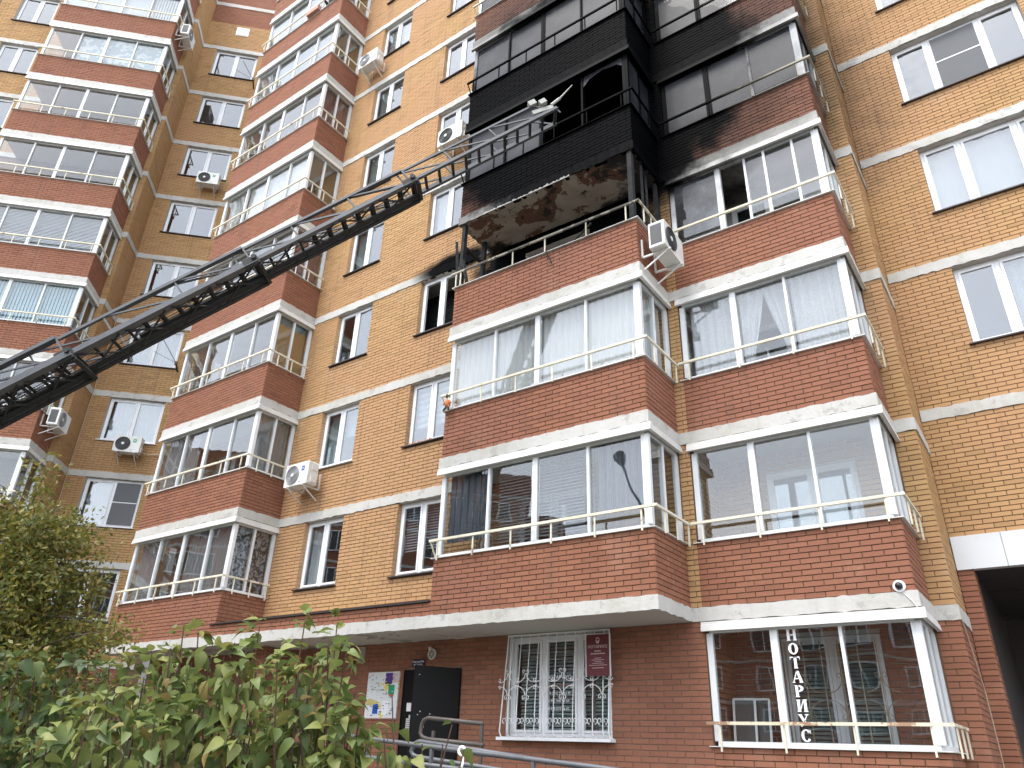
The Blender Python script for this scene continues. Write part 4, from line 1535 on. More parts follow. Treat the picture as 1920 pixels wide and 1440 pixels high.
for q, (a_, z) in enumerate(((.76, 2.02), (.70, 1.45), (.74, 1.40), (.52, 1.42), (.62, 1.22))):
    MB().disc(Vector((-.01, -.05, z)) + u_ * a_ + Vector((math.sin(ang), -math.cos(ang), 0)) * .026, (math.sin(ang), -math.cos(ang), 0), .008, .006, 8).build('bolt', 'ac', lf)
ic = MB().box(-1.20, -1.09, -.045, -.03, 1.49, 1.63).build('intercom', 'white', dr)
kp = MB()
for i in range(3):
    for j in range(6):
        kp.box(-1.19 + i * .032, -1.165 + i * .032, -.042, -.03, 1.18 + j * .034, 1.206 + j * .034)
kp.box(-1.13, -1.10, -.042, -.03, 1.38, 1.43)
kp.build('keypad', 'ac', dr)
# dark hall behind the door
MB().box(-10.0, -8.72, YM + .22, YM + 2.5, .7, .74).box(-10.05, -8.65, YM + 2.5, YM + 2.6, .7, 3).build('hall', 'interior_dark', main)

nb = empty('notice_board', 'white and yellow notice board full of torn flyers, left of the black door', 'notice board', (-10.55, YM - .03, 2.11))
MB().box(-.40, .40, -.012, .02, 0, .81).build('board', 'poster', nb)
for (a_, b_, c, d, mt) in ((.06, .24, .60, .79, 'purple'), (.25, .39, .62, .79, 'pale_pink'), (.16, .31, .42, .58, 'green'), (-.20, -.07, .09, .26, 'blue'), (.04, .20, .07, .31, 'white'),
                           (.18, .30, .38, .42, 'orange'), (-.40, .40, .0, .02, 'flower')):
    mb = MB().box(a_, b_, -.016, -.012, c, d)
    mb.build('flyer', mt, nb)
for i in range(70):
    a_, z = random.uniform(-.37, .30), random.uniform(.05, .76)
    MB().box(a_, a_ + random.uniform(.02, .07), -.019, -.016, z, z + random.uniform(.008, .016)).build('scrap', random.choice(['black', 'blue', 'poster', 'flower', 'navy']), nb)


def text_mesh(txt, size, mat, name, parent, loc, rot=(math.radians(90), 0, 0), align='CENTER', ext=.002):
    cu = bpy.data.curves.new('text', 'FONT')
    cu.body = txt
    cu.size = size
    cu.align_x = align
    cu.extrude = ext
    tmp = bpy.data.objects.new('tmp', cu)
    COL.objects.link(tmp)
    bpy.context.view_layer.update()
    me = bpy.data.meshes.new_from_object(tmp.evaluated_get(bpy.context.evaluated_depsgraph_get()))
    bpy.data.objects.remove(tmp)
    me.materials.clear()
    me.materials.append(M[mat])
    return link(name, me, parent, loc, rot)


pq = empty('entrance_plaque', 'small dark blue entrance plaque with white lettering above the black door', 'plaque', (-9.70, YM - .04, 2.985))
MB().box(-.145, .145, -.01, .01, 0, .125).build('plate', 'navy', pq)
text_mesh('Подъезд №10', .042, 'white', 'lettering', pq, (0, -.012, .073))
text_mesh('кв. 256-285', .042, 'white', 'lettering', pq, (0, -.012, .022))

lm = empty('wall_lamp', 'round caged wall lamp above the entrance door', 'lamp', (-9.38, YM, 3.19))
ring = [(.085 * math.cos(t), -.06, .085 * math.sin(t)) for t in np.linspace(0, 2 * math.pi, 25)]
MB().tube(ring, .012, 6, cap=False).build('ring', 'ac', lm)
MB().disc((0, -.04, 0), (0, 1, 0), .08, .04, 20).build('body', 'lamp_glass', lm)
mb = MB()
for t in (0, math.pi / 3, 2 * math.pi / 3):
    mb.beam((-.085 * math.cos(t), -.065, -.085 * math.sin(t)), (.085 * math.cos(t), -.065, .085 * math.sin(t)), .006, .006)
mb.build('cage', 'ac', lm)
MB().box(-.10, -.05, -.05, 0, .08, .13).build('junction_box', 'ac', lm)

vb = empty('vent_cover', 'small framed beige vent high on the wall above the notice board', 'vent', (-11.23, YM - .02, 3.10))
mb = MB().box(-.10, .10, -.02, .02, 0, .02).box(-.10, .10, -.02, .02, .28, .30).box(-.10, -.08, -.02, .02, .02, .28).box(.08, .10, -.02, .02, .02, .28)
mb.build('frame', 'cable', vb)
MB().box(-.08, .08, -.005, .02, .02, .28).build('panel', 'ac_grey', vb)

# ------------------------------------------------------------------ ground-floor window with its scrolled grille
gw = make_window(main, GW[0] + .01, GW[1] - .01, GW[2] + .01, GW[3] - .01, YM, splits=(.335, .68), inset=.12, sill=None, glass='glass_plain')
MB().poly_prism([(GW[0] - .06, GW[2] - .005), (GW[1] + .05, GW[2] - .005), (GW[1] + .05, GW[2] - .05), (GW[0] - .06, GW[2] - .05)], YM - .17, YM + .13).build('sill', 'alu', gw)
slats('blind', 'c_green', GW[0] + .1, GW[1] - .1, GW[2] + .1, GW[3] - .1, YM + .30, main, 'grey-green slatted blind behind the barred ground-floor window')


def scroll(cx, cz, r, a0, turns, sgn, y, n=14):
    out = []
    for i in range(n):
        t = i / (n - 1)
        rr = r * (1 - .62 * t)
        a = a0 + sgn * turns * 2 * math.pi * t
        out.append((cx + rr * math.cos(a), y, cz + rr * math.sin(a)))
    return out


gr = empty('window_grille', 'white scrolled iron grille over the ground-floor window', 'grille', (-6.745, YM, 1.83))
gx0, gx1, gh = -1.0, .99, 1.58
gy = -.14
mb = MB()
mb.beam((gx0 + .05, gy + .1, gh), (gx1, gy + .1, gh), .022, .022)
for xq in (gx0, gx1):
    mb.tube([(xq + (.06 if xq < 0 else 0), gy + .1, gh), (xq, gy, .10), (xq + .02, gy + .02, .03), (xq + .03, gy + .1, .02)], .011, 6)
    mb.tube([(xq + (.08 if xq < 0 else -.02), .0, gh), (xq + (.06 if xq < 0 else -.02), .0, .02)], .011, 6)
mb.beam((gx0 + .03, gy + .1, .02), (gx1, gy + .1, .02), .022, .022)
mb.build('grille_frame', 'grille', gr)
nbar = 11
bx = [gx0 + .15 + (gx1 - gx0 - .24) * i / (nbar - 1) for i in range(nbar)]
for xq in bx:
    MB().tube([(xq, gy + .1, gh), (xq, gy + .01, .55), (xq, gy - .01, .14), (xq, gy + .01, .06), (xq + .02, gy + .10, .02)], .0085, 6).build('bar', 'grille', gr)
for i, xq in enumerate(bx[:-1] + [bx[-1]]):
    c = xq + .0
    for sg in (-1, 1):
        mb = MB().tube(scroll(c + sg * .047, .265, .047, math.pi * (1.5), .9, sg, gy - .012), .006, 5)
        mb.build('scroll', 'grille', gr)
for i in range(0, nbar, 2):
    c = bx[i]
    for sg in (-1, 1):
        mb = MB()
        P1 = [(c + sg * (.01 + .16 * (1 - math.cos(t * math.pi / 2))), gy - .01, .97 - .14 * math.sin(t * math.pi / 2)) for t in np.linspace(0, 1, 8)]
        mb.tube(P1, .0065, 5)
        P2 = [(c + sg * (.01 + .16 * (1 - math.cos(t * math.pi / 2))), gy - .01, .63 + .14 * math.sin(t * math.pi / 2)) for t in np.linspace(0, 1, 8)]
        mb.tube(P2, .0065, 5)
        mb.tube(scroll(c + sg * .035, 1.0, .033, math.pi * 1.5, .85, sg, gy - .01), .006, 5)
        mb.tube(scroll(c + sg * .035, .60, .033, math.pi * .5, .85, -sg, gy - .01), .006, 5)
        mb.tube(scroll(c + sg * .175, .86, .03, math.pi * (0.5), .85, sg, gy - .01), .006, 5)
        mb.tube(scroll(c + sg * .175, .76, .03, math.pi * (1.5), .85, -sg, gy - .01), .006, 5)
        mb.build('scroll', 'grille', gr)

sg_ = empty('notary_sign', 'maroon vertical notary sign with pale lettering hung on the window grille', 'sign', (-5.86, 10.55, 2.715))
MB().box(-.20, .20, -.008, .008, 0, .60).build('panel', 'maroon', sg_)
MB().box(-.215, -.203, -.014, .012, -.01, .61).build('edge_strip', 'grille', sg_)
MB().box(.203, .215, -.014, .012, -.01, .61).build('edge_strip', 'grille', sg_)
text_mesh('НОТАРИУС', .062, 'pale_pink', 'lettering', sg_, (0, -.011, .40))
# the small print is too fine to read in the photograph: worn lines of ink
for (hw_, th_, z) in ((.055, .016, .350), (.125, .016, .312), (.06, .008, .250), (.11, .008, .224), (.06, .008, .200), (.10, .008, .176), (.155, .008, .148), (.10, .010, .108)):
    ln_ = MB()
    x_ = -hw_
    while x_ < hw_:
        w_ = random.uniform(.6, 2.2) * th_
        ln_.box(x_, min(x_ + w_, hw_), -.011, -.008, z, z + th_ * random.uniform(.75, 1.0))
        x_ += w_ + th_ * .35
    ln_.build('print_line', 'pale_pink', sg_)
em = MB()
em.tube(scroll(0, .515, .035, 0, 1.0, 1, -.010), .004, 5)
em.poly_prism([(-.035, .52), (-.02, .475), (0, .462), (.02, .475), (.035, .52), (.012, .50), (-.012, .50)], -.012, -.008)
em.tube([(-.03, -.010, .54), (0, -.010, .56), (.03, -.010, .54)], .004, 5)
em.build('emblem', 'pale_pink', sg_)
# window stickers: faint lettering on the middle pane and vertical letters on the right one
for i, (tx, sz) in enumerate((('НОТАРИУС', .085), ('ГОСУДАРСТВЕННЫЙ', .05), ('т. 8 (391) 271 65 85', .055), ('8 902 940 98 64', .06), ('8 913 573 46 65', .06))):
    text_mesh(tx, sz, 'white' if i != 1 else 'flower', 'window_lettering', main, (-6.78, YM + .118, 2.72 - i * .115))

# ------------------------------------------------------------------ notary lettering on the ground-floor balcony glass (serif capitals)
def serif_letter(ch, w, h, y0=-.002, y1=.002):
    mb = MB()
    st, th, sf = .27 * w, .085 * h, .06 * h
    bx_ = lambda a, b, c, d: mb.box(a, b, y0, y1, c, d)

    def stem(x):
        bx_(x, x + st, sf, h - sf)
        bx_(x - .07 * w, x + st + .07 * w, 0, sf)
        bx_(x - .07 * w, x + st + .07 * w, h - sf, h)

    def arc(cx, cz, rx, rz, a0, a1, tk, n=18):
        for i in range(n):
            t0, t1 = a0 + (a1 - a0) * i / n, a0 + (a1 - a0) * (i + 1) / n
            def P(t, s):
                k_ = tk * (.45 + .55 * abs(math.cos(t)))
                return (cx + (rx - s * k_) * math.cos(t), cz + (rz - s * k_ * .8) * math.sin(t))
            a, b, c, d = P(t0, 0), P(t1, 0), P(t1, 1), P(t0, 1)
            mb.poly_prism([a, b, c, d], y0, y1)

    def diag(x0, z0, x1, z1, wd):
        mb.poly_prism([(x0, z0), (x0 + wd, z0), (x1 + wd, z1), (x1, z1)], y0, y1)
    if ch == 'Н':
        stem(.08 * w); stem(.70 * w); bx_(.3 * w, .7 * w, .46 * h, .46 * h + th)
    elif ch == 'О':
        arc(.5 * w, .5 * h, .48 * w, .5 * h, 0, 2 * math.pi, st * 1.1, 28)
    elif ch == 'Т':
        stem(.39 * w); bx_(.02 * w, .98 * w, h - th, h + .001)
        bx_(.02 * w, .07 * w, h - .25 * h, h - th); bx_(.93 * w, .98 * w, h - .25 * h, h - th)
    elif ch == 'А':
        diag(.05 * w, sf, .44 * w, h, .09 * w); diag(.70 * w, sf, .40 * w, h, st); bx_(.25 * w, .72 * w, .30 * h, .30 * h + th)
        bx_(-.03 * w, .25 * w, 0, sf); bx_(.62 * w, 1.02 * w, 0, sf)
    elif ch == 'Р':
        stem(.12 * w); arc(.42 * w, .72 * h, .48 * w, .28 * h, -math.pi / 2, math.pi / 2, st, 14)
        bx_(.3 * w, .45 * w, h - th, h); bx_(.3 * w, .45 * w, .44 * h, .44 * h + th)
    elif ch == 'И':
        stem(.08 * w); stem(.70 * w); diag(.28 * w, .12 * h, .62 * w, .9 * h, .09 * w)
    elif ch == 'У':
        diag(.42 * w, .36 * h, .06 * w, h - sf, st); diag(.26 * w, .06 * h, .78 * w, h - sf, .09 * w)
        bx_(-.03 * w, .36 * w, h - sf, h); bx_(.62 * w, 1.0 * w, h - sf, h)
        arc(.22 * w, .12 * h, .12 * w, .11 * h, 0, 2 * math.pi, .1 * w, 12)
    elif ch == 'С':
        arc(.5 * w, .5 * h, .48 * w, .5 * h, .22 * math.pi, 1.78 * math.pi, st * 1.05, 24)
        bx_(.86 * w, .92 * w, .66 * h, .96 * h)
    return mb


d0bal = [o for o in main.children if o.get('label', '') == 'balcony glazed over the notary office'][0]
d0bal['label'] = 'glazed notary balcony with white vertical lettering'
lh = .148
ztop = 3.262
for i, ch in enumerate('НОТАРИУС'):
    mb = serif_letter(ch, .135, lh)
    link('letter', mb.mesh('letter', ['white']), d0bal, (-3.065 + i * .004, YM + .052, ztop - lh - i * .178))
# inner window with grille and stored panes behind the notary glass
iw = make_window(main, -3.44, -2.06, 1.56, 3.29, 11.85, splits=(.5,), inset=.0, sill=None, glass='glass_plain')
slats('blind', 'c_green', -3.36, -2.14, 1.65, 3.2, 12.05, main, 'dim slatted blind behind the inner window of the notary balcony')
ig = empty('inner_grille', 'cream scrolled grille on the inner window behind the notary lettering', 'grille', (-2.75, 11.74, 1.6))
for i in range(6):
    MB().tube([(-.62 + i * .25, 0, 0), (-.62 + i * .25, 0, 1.62)], .009, 6).build('bar', 'cable', ig)
for i in range(1, 6, 2):
    c = -.62 + i * .25
    mb = MB()
    for sg in (-1, 1):
        mb.tube([(c + sg * (.01 + .2 * (1 - math.cos(t * math.pi / 2))), -.01, 1.12 - .2 * math.sin(t * math.pi / 2)) for t in np.linspace(0, 1, 8)], .007, 5)
        mb.tube([(c + sg * (.01 + .2 * (1 - math.cos(t * math.pi / 2))), -.01, .62 + .2 * math.sin(t * math.pi / 2)) for t in np.linspace(0, 1, 8)], .007, 5)
        mb.tube(scroll(c + sg * .04, 1.15, .04, math.pi * 1.5, .85, sg, -.01), .006, 5)
        mb.tube(scroll(c + sg * .04, .60, .04, math.pi * .5, .85, -sg, -.01), .006, 5)
        mb.tube(scroll(c + sg * .06, .2, .055, math.pi * 1.5, .85, sg, -.01), .006, 5)
    mb.build('scroll', 'cable', ig)
for i, (x_, y_, a_) in enumerate(((-3.92, 11.25, .10), (-3.74, 11.32, .06))):
    r = empty('spare_sash', ['white sash frame leaning behind the left notary pane, nearer the post', 'white sash frame leaning behind the left notary pane, nearer the lettering'][i], 'sash', (x_, y_, par(0) + .02), a_, group='sashes stored behind the notary glass')
    mb = MB()
    for (p, q) in (((-.15, 0, 0), (-.15, .12, .62)), ((.15, 0, 0), (.15, .12, .62)), ((-.15, 0, 0.01), (.15, 0, 0.01)), ((-.15, .12, .62), (.15, .12, .62))):
        mb.beam(p, q, .03, .03)
    mb.build('frame', 'alu', r)
    mb = MB().quad((-.14, .01, .02), (.14, .01, .02), (.14, .12, .6), (-.14, .12, .6))
    mb.build('pane', 'ac_dark', r)

# dome camera and cables by the notary corner
cc = empty('dome_camera', 'white dome security camera on the brick above the notary balcony corner', 'camera', (-1.53, YM - .03, 3.70))
MB().disc((0, .03, 0), (0, -1, 0), .075, .045, 20).build('base', 'white', cc)
pts = []
mb = MB().tube([(0, -.015, 0), (0, -.045, 0), (0, -.062, 0), (0, -.07, 0)], [.048, .044, .028, .008], 16)
mb.build('dome', 'black', cc, smooth=True)
MB().tube([(.02, .0, -.07), (.12, -.02, -.2), (.19, -.02, -.33)], .006, 5).build('cord', 'ac', cc)
cb = MB().tube([(S1 + .02, YS + .12, 3.45), (S1 + .03, YS + .35, 3.2), (S1 + .05, YS + .7, 2.6), (S1 + .04, YR - .3, 1.7), (S1 + .04, YR - .15, .8)], .010, 6)
tag(cb.build('wall_cable', 'cable'), 'thin tan cable running down the brick corner beside the passage', 'cable')
cb = MB().tube([wloc(.04, -.05, 14.9), wloc(.05, -.05, 12.5), wloc(.04, -.05, 10.2), wloc(.05, -.05, 6.5)], .014, 5)
tag(cb.build('wall_cable', 'cable'), 'thin cable down the inner corner of the wing below the ladder', 'cable')

# ------------------------------------------------------------------ handrails of the entrance ramp
def rail_thing(name, label, pipes, posts, mat):
    r = empty(name, label, 'railing', tuple(pipes[0][0]), world_children=True)
    for p in pipes:
        MB().tube(p, .03, 10).build('handrail', mat, r, smooth=True)
    for p in posts:
        MB().beam(*p, .04, .04).build('post', mat, r)
    return r


def px(u, v, y):
    d = ray(u, v)
    return Vector((0, 0, EYE)) + d * (y / d.y)


def loop(u0, v0, u1, v1, dv, y, r=12):
    """rounded pipe loop open on the right, in the plane y"""
    P = [px(u1, v1, y)]
    for (u, v) in ((u0 + r, v0), (u0 + 4, v0 + 4), (u0, v0 + r), (u0 - 3, v0 + dv - r), (u0 + 1, v0 + dv - 4), (u0 + r, v0 + dv)):
        P.append(px(u, v, y))
    P.append(px(u1, v1 + dv, y))
    return P


yA, yB_ = 9.3, 8.0
pz = lambda p: (p.x, p.y, .05)
rail_thing('porch_railing', 'brown and grey pipe railing with a rounded end in front of the black door', [loop(791, 1346, 906, 1357, 40, yA)],
           [(px(813, 1370, yA), pz(px(813, 1370, yA))), (px(904, 1360, yA), pz(px(904, 1360, yA)))], 'pipe_brown')
rail_thing('ramp_railing', 'grey pipe ramp railing with rounded end slanting down to the right', [loop(774, 1390, 1120, 1442, 30, 8.6), [px(560, 1368, yB_), px(690, 1385, yB_), px(900, 1412, yB_), px(1110, 1438, yB_), px(1180, 1448, yB_)],
                                   [px(400, 1398, yB_), px(690, 1420, yB_), px(1000, 1460, yB_)]],
           [(px(810, 1400, yB_), pz(px(810, 1400, yB_))), (px(1000, 1424, yB_), pz(px(1000, 1424, yB_))), (px(690, 1385, yB_), pz(px(690, 1385, yB_)))], 'pipe_grey')
rb = MB()
for i, (a, b, c) in enumerate(((866, 1410, 10), (868, 1432, 6))):
    pass
pp_ = px(868, 1408, yB_ - .05)
mb = MB().tube([pp_ + Vector((.05 * math.cos(t), -.02, .045 * math.sin(t))) for t in np.linspace(0, 2 * math.pi, 13)], .018, 6)
mb.tube([pp_ + Vector((.02, -.02, -.04)), pp_ + Vector((.03, -.03, -.14)), pp_ + Vector((.0, -.03, -.24))], .016, 6)
tag(mb.build('ribbon', 'white'), 'white plastic strip knotted on the ramp railing', 'ribbon')

# ------------------------------------------------------------------ small things on balconies
dl_ = empty('doll', 'small orange and brown doll hanging at the left end of a balcony rail', 'doll', (C0 + .12, YF - .10, par(2) + .02))
MB().tube([(0, 0, 0), (0, 0, .06), (0, 0, .14), (0, 0, .2)], [.03, .06, .05, .02], 10).build('body', 'orange', dl_, smooth=True)
MB().tube([(0, 0, .19), (0, 0, .22), (0, 0, .28), (0, 0, .32)], [.015, .045, .045, .01], 10).build('head', 'bark', dl_, smooth=True)
for s_ in (-1, 1):
    MB().tube([(s_ * .04, 0, .15), (s_ * .09, -.02, .08)], .018, 6).build('arm', 'orange', dl_)
    MB().tube([(s_ * .03, 0, .02), (s_ * .06, -.04, -.06)], .02, 6).build('leg', 'cloth_black', dl_)
fl = empty('window_flowers', 'row of small red flowers on the sill of the window with a striped blind', 'flowers', (W2[0] + .5, YM - .02, zw(2)[0] + .01))
for i in range(12):
    a_ = -.32 + i * .055
    MB().tube([(a_, 0, 0), (a_ + random.uniform(-.02, .02), 0, random.uniform(.03, .06))], [.02, .012], 6).build('flower', 'orange', fl)
bx_ = empty('flower_box', 'dusty pink flower box on the ledge beside the person', 'flower box', (-15.95, YF - .09, par(8) + .03))
MB().box(-.3, .3, -.07, .07, 0, .2).build('box', 'flower', bx_)

# the person leaning out near the top
ps = empty('person', 'person in a black top leaning out of an upper left balcony', 'person', (-15.05, YF + .32, par(8) - .9))
sk = bpy.data.meshes.new('body')
vv = [(0, .15, .0), (0, .12, .55), (0, .05, .95), (0, -.05, 1.22), (0, -.16, 1.36), (0, -.22, 1.46),
      (-.19, -.02, 1.22), (-.32, -.2, 1.0), (-.25, -.42, 1.0), (-.22, -.50, 1.0), (.19, -.02, 1.22), (.30, -.2, 1.0), (.22, -.42, 1.0), (.20, -.5, 1.0)]
ee = [(0, 1), (1, 2), (2, 3), (3, 4), (4, 5), (3, 6), (6, 7), (7, 8), (8, 9), (3, 10), (10, 11), (11, 12), (12, 13)]
sk.from_pydata(vv, ee, [])
po = bpy.data.objects.new('body', sk)
COL.objects.link(po)
sm = po.modifiers.new('skin', 'SKIN')
for i, r_ in enumerate((.16, .17, .18, .17, .06, .05, .09, .065, .05, .04, .09, .065, .05, .04)):
    sk.skin_vertices[0].data[i].radius = (r_, r_ * .8)
sk.skin_vertices[0].data[0].use_root = True
po.modifiers.new('sub', 'SUBSURF').levels = 1
sk.materials.append(M['cloth_black'])
po.parent = ps
hd = MB().tube([(0, -.20, 1.44), (0, -.22, 1.48), (0, -.235, 1.55), (0, -.235, 1.62), (0, -.22, 1.68), (0, -.21, 1.70)], [.045, .07, .085, .09, .06, .01], 12)
hd.tube([(0, -.31, 1.57), (0, -.335, 1.545)], [.012, .016], 6)
hd.build('head', 'skin', ps, smooth=True)
MB().tube([(0, -.19, 1.55), (0, -.19, 1.62), (0, -.20, 1.70), (0, -.20, 1.73)], [.088, .098, .075, .01], 12).build('hair', 'hair', ps, smooth=True)

# ------------------------------------------------------------------ ground
structure(MB().box(-400, 400, -400, 400, -.3, 0).build('ground', 'asphalt'))
structure(MB().box(-30, -2.6, 1.2, 7.2, .004, .06).build('lawn', 'soil'))
structure(MB().box(-13, -7.5, 8.0, YM, .004, .75).build('porch', 'concrete'))

# ------------------------------------------------------------------ shrubs (heart-shaped leaves on upright stems)
def leaf_mesh(name, L, W_, droop, fold, mat):
    mb = MB()
    prof = [(0, 0), (.12, .62), (.30, 1.0), (.52, .88), (.75, .48), (.92, .15), (1.0, 0)]
    mid, lf_, rt = [], [], []
    for t, w in prof:
        z = -droop * L * t * t
        mid.append((t * L, 0, z))
        lf_.append((t * L - (.06 * L if t < .2 else 0), w * W_ / 2, z + fold * w * W_ / 2))
        rt.append((t * L - (.06 * L if t < .2 else 0), -w * W_ / 2, z + fold * w * W_ / 2))
    i = len(mb.v)
    n = len(prof)
    mb.v += mid + lf_ + rt
    for k in range(n - 1):
        for off_, fl_ in ((n, 0), (2 * n, 1)):
            q = [k, k + 1, off_ + k + 1, off_ + k]
            if k == n - 2:
                q = [k, k + 1, off_ + k]
            if k == 0:
                q = [0, 1, off_ + 1]
            mb.f.append(tuple(q[::-1] if fl_ else q))
            mb.m.append(0)
    me = mb.mesh(name, [mat])
    me.shade_smooth()
    return me


LM = [leaf_mesh('leaf', .083 * s_, .062 * s_ * w_, d_, f_, 'leaf') for s_, w_, d_, f_ in ((1, 1, .35, .25), (1.15, .95, .6, .35), (.85, 1.05, .2, .5), (1.0, .85, .8, .15), (.7, .9, .4, .3))]
LD = [leaf_mesh('leaf', .08 * s_, .06 * s_, d_, f_, 'leaf_dark') for s_, d_, f_ in ((1, .35, .25), (1.1, .7, .35), (.8, .3, .4))]


def shrub(label, u, dist, tops, n_leaf, meshes, spread=.35, low=1.0):
    """tops: list of (u pixel, v pixel) the stem tips reach"""
    g0 = at_dist(u, 1439, dist)
    base = Vector((g0.x, g0.y, .05))
    r = empty('lilac_shrub', label, 'shrub', tuple(base), group='shrubs along the lawn')
    nodes = []
    for (tu, tv) in tops:
        dd = dist * random.uniform(.93, 1.07)
        tip = at_dist(tu, tv, dd) - base
        b0 = Vector((random.uniform(-.12, .12), random.uniform(-.12, .12), 0))
        pts = []
        for i in range(9):
            t = i / 8
            p = b0.lerp(tip, t)
            bend = math.sin(t * math.pi) * .06
            p = Vector((b0.x + (tip.x - b0.x) * t ** 1.35 + bend * random.uniform(-.6, .6), b0.y + (tip.y - b0.y) * t ** 1.35 + bend * random.uniform(-.6, .6), b0.z + (tip.z - b0.z) * t))
            pts.append(p)
        MB().tube(pts, [.012 - .009 * i / 8 for i in range(9)], 5).build('stem', 'stem', r)
        for i in range(1, 8):
            for q in range(4):
                f = (i + q / 4) / 8
                p = pts[i].lerp(pts[i + 1], q / 4)
                if p.z + base.z > low:
                    nodes.append((p, f))
        for q in range(3):
            nodes.append((pts[-1], 1.0))
    for i in range(n_leaf):
        p, f = random.choice(nodes)
        ang_ = random.uniform(0, 2 * math.pi)
        rad = random.uniform(.0, .04) if f > .97 else abs(random.gauss(0, .55)) * spread * .55 * (1.15 - f * .85)
        off_ = Vector((math.cos(ang_) * rad, math.sin(ang_) * rad, random.uniform(-.05, .05)))
        o = link('leaf', random.choice(meshes), r, p + off_)
        pitch = random.gauss(.55, .45) if f < .97 else random.uniform(-.9, .3)
        o.rotation_euler = (random.gauss(0, .45), pitch, ang_ + random.gauss(0, .5))
        s_ = random.uniform(.75, 1.2) * (1 if f < .97 else .8)
        o.scale = (s_, s_, s_)
    return r


S_ = [('leafy lilac shrub with a tall leader, second from the left of the hedge', 240, 4.3, [(205, 1245), (245, 1235), (285, 1225), (215, 1290), (270, 1270), (180, 1310), (300, 1300)], 300),
      ('leafy lilac shrub with twin tall tips in front of the left balcony slab', 350, 4.1, [(345, 1172), (372, 1180), (320, 1215), (398, 1225), (360, 1240), (335, 1290), (390, 1290)], 300),
      ('dense lilac shrub in the middle of the hedge', 445, 4.0, [(440, 1205), (465, 1200), (420, 1230), (487, 1175), (450, 1255), (480, 1260), (430, 1300)], 300),
      ('lilac shrub with a tall leafy spire right of the hedge middle', 560, 3.9, [(572, 1165), (545, 1215), (590, 1225), (560, 1250), (520, 1240), (535, 1290), (585, 1290)], 300),
      ('lilac shrub with two dark tips against the white canopy edge', 640, 3.9, [(632, 1172), (650, 1225), (615, 1215), (665, 1300), (640, 1270), (610, 1290), (675, 1340)], 290),
      ('low lilac shrub at the near left corner of the picture', 150, 4.0, [(120, 1330), (170, 1330), (90, 1380), (210, 1340), (250, 1360), (60, 1400), (140, 1370)], 300),
      ('low pale lilac shrub under the hedge middle', 400, 3.9, [(330, 1330), (380, 1320), (430, 1330), (480, 1335), (290, 1350), (520, 1350), (450, 1370)], 300),
      ('low pale lilac shrub before the notice board', 640, 3.9, [(560, 1330), (610, 1335), (650, 1340), (690, 1380), (590, 1370), (670, 1400), (630, 1390)], 300),
      ('pale lilac shrub standing a step behind the twin-tipped one', 300, 4.7, [(300, 1262), (270, 1285), (330, 1255), (360, 1285), (390, 1265), (250, 1310), (310, 1310)], 300),
      ('pale lilac shrub standing a step behind the hedge middle', 520, 4.6, [(500, 1250), (470, 1275), (530, 1262), (560, 1285), (600, 1280), (630, 1300), (510, 1310)], 300),
      ('sparse low shrub sprigs in front of the ramp railing', 790, 3.9, [(720, 1385), (745, 1392), (792, 1395), (848, 1358), (830, 1395), (870, 1405), (770, 1420), (735, 1300)], 80)]
for (lb, u, d, tops, n) in S_:
    shrub(lb, u, d, tops, n, LM)
shrub('dark green hedge shrub at the far left edge below the tree', 40, 5.6, [(10, 1225), (40, 1230), (70, 1238), (20, 1270), (60, 1280), (-10, 1300), (90, 1290)], 300, LD, .5)
shrub('dark green hedge shrub between the tree and the lilacs', 130, 5.4, [(110, 1240), (140, 1235), (165, 1245), (190, 1255), (120, 1290), (160, 1300), (100, 1330)], 300, LD, .5)

# ------------------------------------------------------------------ young tree at the left edge
tb = at_dist(45, 1439, 9.0)
tr_ = empty('young_tree', 'young yellowing tree with fine leaves at the left edge', 'tree', (tb.x, tb.y, .05))
tip = at_dist(70, 960, 10.2)
b0 = Vector((tb.x, tb.y, .05))
tk = [b0.lerp(tip, t) + Vector((math.sin(t * 5) * .07, math.cos(t * 4) * .05, 0)) for t in np.linspace(0, 1, 10)]
MB().tube([p - b0 for p in tk], [.07 - .062 * i / 9 for i in range(10)], 8).build('trunk', 'bark', tr_)
LF = MB()
BRN = []
for i in range(84):
    t = random.uniform(.30, .97)
    p = tk[int(t * 9)].lerp(tk[min(9, int(t * 9) + 1)], t * 9 % 1)
    a_ = random.uniform(0, 2 * math.pi)
    ln = (1.75 - 1.35 * abs(t - .55) * 1.4) * random.uniform(.5, 1.0)
    dv = Vector((math.cos(a_), math.sin(a_), random.uniform(.15, .9))).normalized()
    pts = [p]
    for q in range(6):
        dv = (dv + Vector((random.gauss(0, .12), random.gauss(0, .12), -.10))).normalized()
        pts.append(pts[-1] + dv * ln / 6)
    BRN.append(pts)
for j, pts in enumerate(BRN):
    MB().tube([p - b0 for p in pts], [.016 - .0022 * i for i in range(7)], 4).build('limb', 'bark', tr_)
    for q in range(340):
        t = random.uniform(.12, 1) * 5.99
        p = pts[int(t)].lerp(pts[int(t) + 1], t % 1) + Vector((random.gauss(0, .11), random.gauss(0, .11), random.gauss(-.05, .12)))
        p = p - b0
        d1 = Vector((random.gauss(0, 1), random.gauss(0, 1), random.gauss(-.6, .7))).normalized()
        d2 = d1.cross(Vector((random.gauss(0, 1), random.gauss(0, 1), random.gauss(0, 1)))).normalized()
        L_ = random.uniform(.05, .085)
        LF.quad(p, p + d1 * L_ * .5 + d2 * L_ * .22, p + d1 * L_, p + d1 * L_ * .5 - d2 * L_ * .22)
cr = LF.build('crown', 'leaf_tree', tr_)
cr['kind'] = 'stuff'

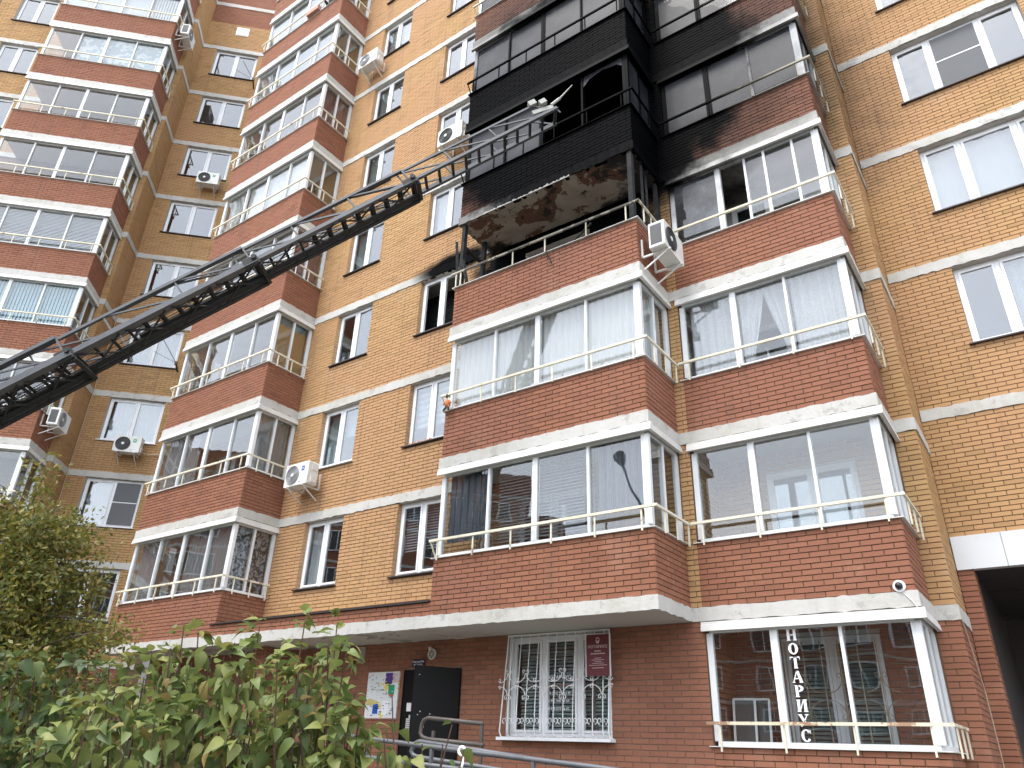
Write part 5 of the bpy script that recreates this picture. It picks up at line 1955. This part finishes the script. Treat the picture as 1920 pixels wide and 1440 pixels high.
# ------------------------------------------------------------------ what the glass mirrors: the block across the court and a street lamp
ob = empty('opposite_block', 'red brick apartment block across the court, mirrored in the lower glazing', 'building', (-20.7, -38, 0))
wm = MB()
wm.box(-.85, .85, -.02, .06, -.75, .75)
wme = MB()
wme.box(-.9, .9, -.05, .05, -.8, -.7).box(-.9, .9, -.05, .05, .7, .8).box(-.9, -.8, -.05, .05, -.7, .7).box(.8, .9, -.05, .05, -.7, .7).box(-.05, .05, -.05, .05, -.7, .7)
wme.box(-.8, .8, -.0, .03, -.7, .7, 1)
wme = wme.mesh('window', ['pvc', 'ac_dark'])
wmb = MB()
for i in range(7):
    wmb.box(-1.9 + i * .6 - .03, -1.9 + i * .6 + .03, -.08, .05, -.8, .8)
wmb.box(-1.95, 1.8, -.08, .05, .72, .8).box(-1.95, 1.8, -.08, .05, -.8, -.72).box(-1.9, 1.75, 0, .03, -.72, .72, 1)
wmb = wmb.mesh('window', ['pvc', 'ac_dark'])
MB().box(0, 46, -12, 0, 0, 17.0).build('wall', 'brick_red', ob)
RW = math.radians(135)
for k in range(6):
    MB().box(0, 46, 0, .05, 2.85 + k * 2.8, 3.05 + k * 2.8).build('floor_band', 'band', ob)
    for i in range(12):
        link('window', wme, ob, (2.2 + i * 3.3, .03, 1.7 + k * 2.8), (0, 0, math.pi))
mbw = MB()
for (t0, t1, hh) in ((0, 9, 15.5), (9, 11, 18.3), (11, 34, 21.5)):
    c_, s_ = math.cos(RW), math.sin(RW)
    # facade line from the inner corner towards the upper left; thickness behind it
    P = [(c_ * t0 * 1.414, s_ * t0 * 1.414), (c_ * t1 * 1.414, s_ * t1 * 1.414)]
    nx, ny = -s_ * 10, c_ * 10
    nx, ny = -abs(nx), -abs(ny)
    i0 = len(mbw.v)
    for z in (0, hh):
        mbw.v += [(P[0][0], P[0][1], z), (P[1][0], P[1][1], z), (P[1][0] + nx, P[1][1] + ny, z), (P[0][0] + nx, P[0][1] + ny, z)]
    for f in ((0, 1, 5, 4), (1, 2, 6, 5), (2, 3, 7, 6), (3, 0, 4, 7), (4, 5, 6, 7)):
        mbw.f.append(tuple(i0 + q for q in f))
        mbw.m.append(0)
mbw.build('wall', 'brick_red', ob)
for k in range(7):
    t1 = 34 if k > 5 else 34
    t0 = 0 if k < 5 else (9 if k < 6 else 11)
    a = Vector((math.cos(RW) * t0 * 1.414, math.sin(RW) * t0 * 1.414, 0))
    b = Vector((math.cos(RW) * 34 * 1.414, math.sin(RW) * 34 * 1.414, 0))
    MB().beam(a + Vector((0, 0, 2.95 + k * 2.8)), b + Vector((0, 0, 2.95 + k * 2.8)), .1, .2).build('floor_band', 'band', ob)
    t = t0 * 1.414 + 2.2
    while t < 46:
        big = int(t / 4.2) % 2
        link('window', wmb if big else wme, ob, (math.cos(RW) * t + .03, math.sin(RW) * t + .03, 1.7 + k * 2.8), (0, 0, RW))
        t += 4.2

sl = empty('street_lamp', 'slender street lamp mirrored in a pane above the barred window', 'street lamp', (-11.0, -6.7, 0))
MB().tube([(0, 0, 0), (0, 0, 6.5), (-.35, 0, 7.6), (-1.5, 0, 10.8), (-2.16, 0, 12.6)], [.09, .07, .055, .05, .045], 8).build('pole', 'steel_dark', sl)
MB().tube([(-2.10, 0, 12.45), (-2.16, 0, 12.62), (-2.24, 0, 12.85), (-2.32, 0, 13.05), (-2.36, 0, 13.15)], [.07, .16, .26, .25, .10], 12).build('lamp_head', 'black', sl, smooth=True)
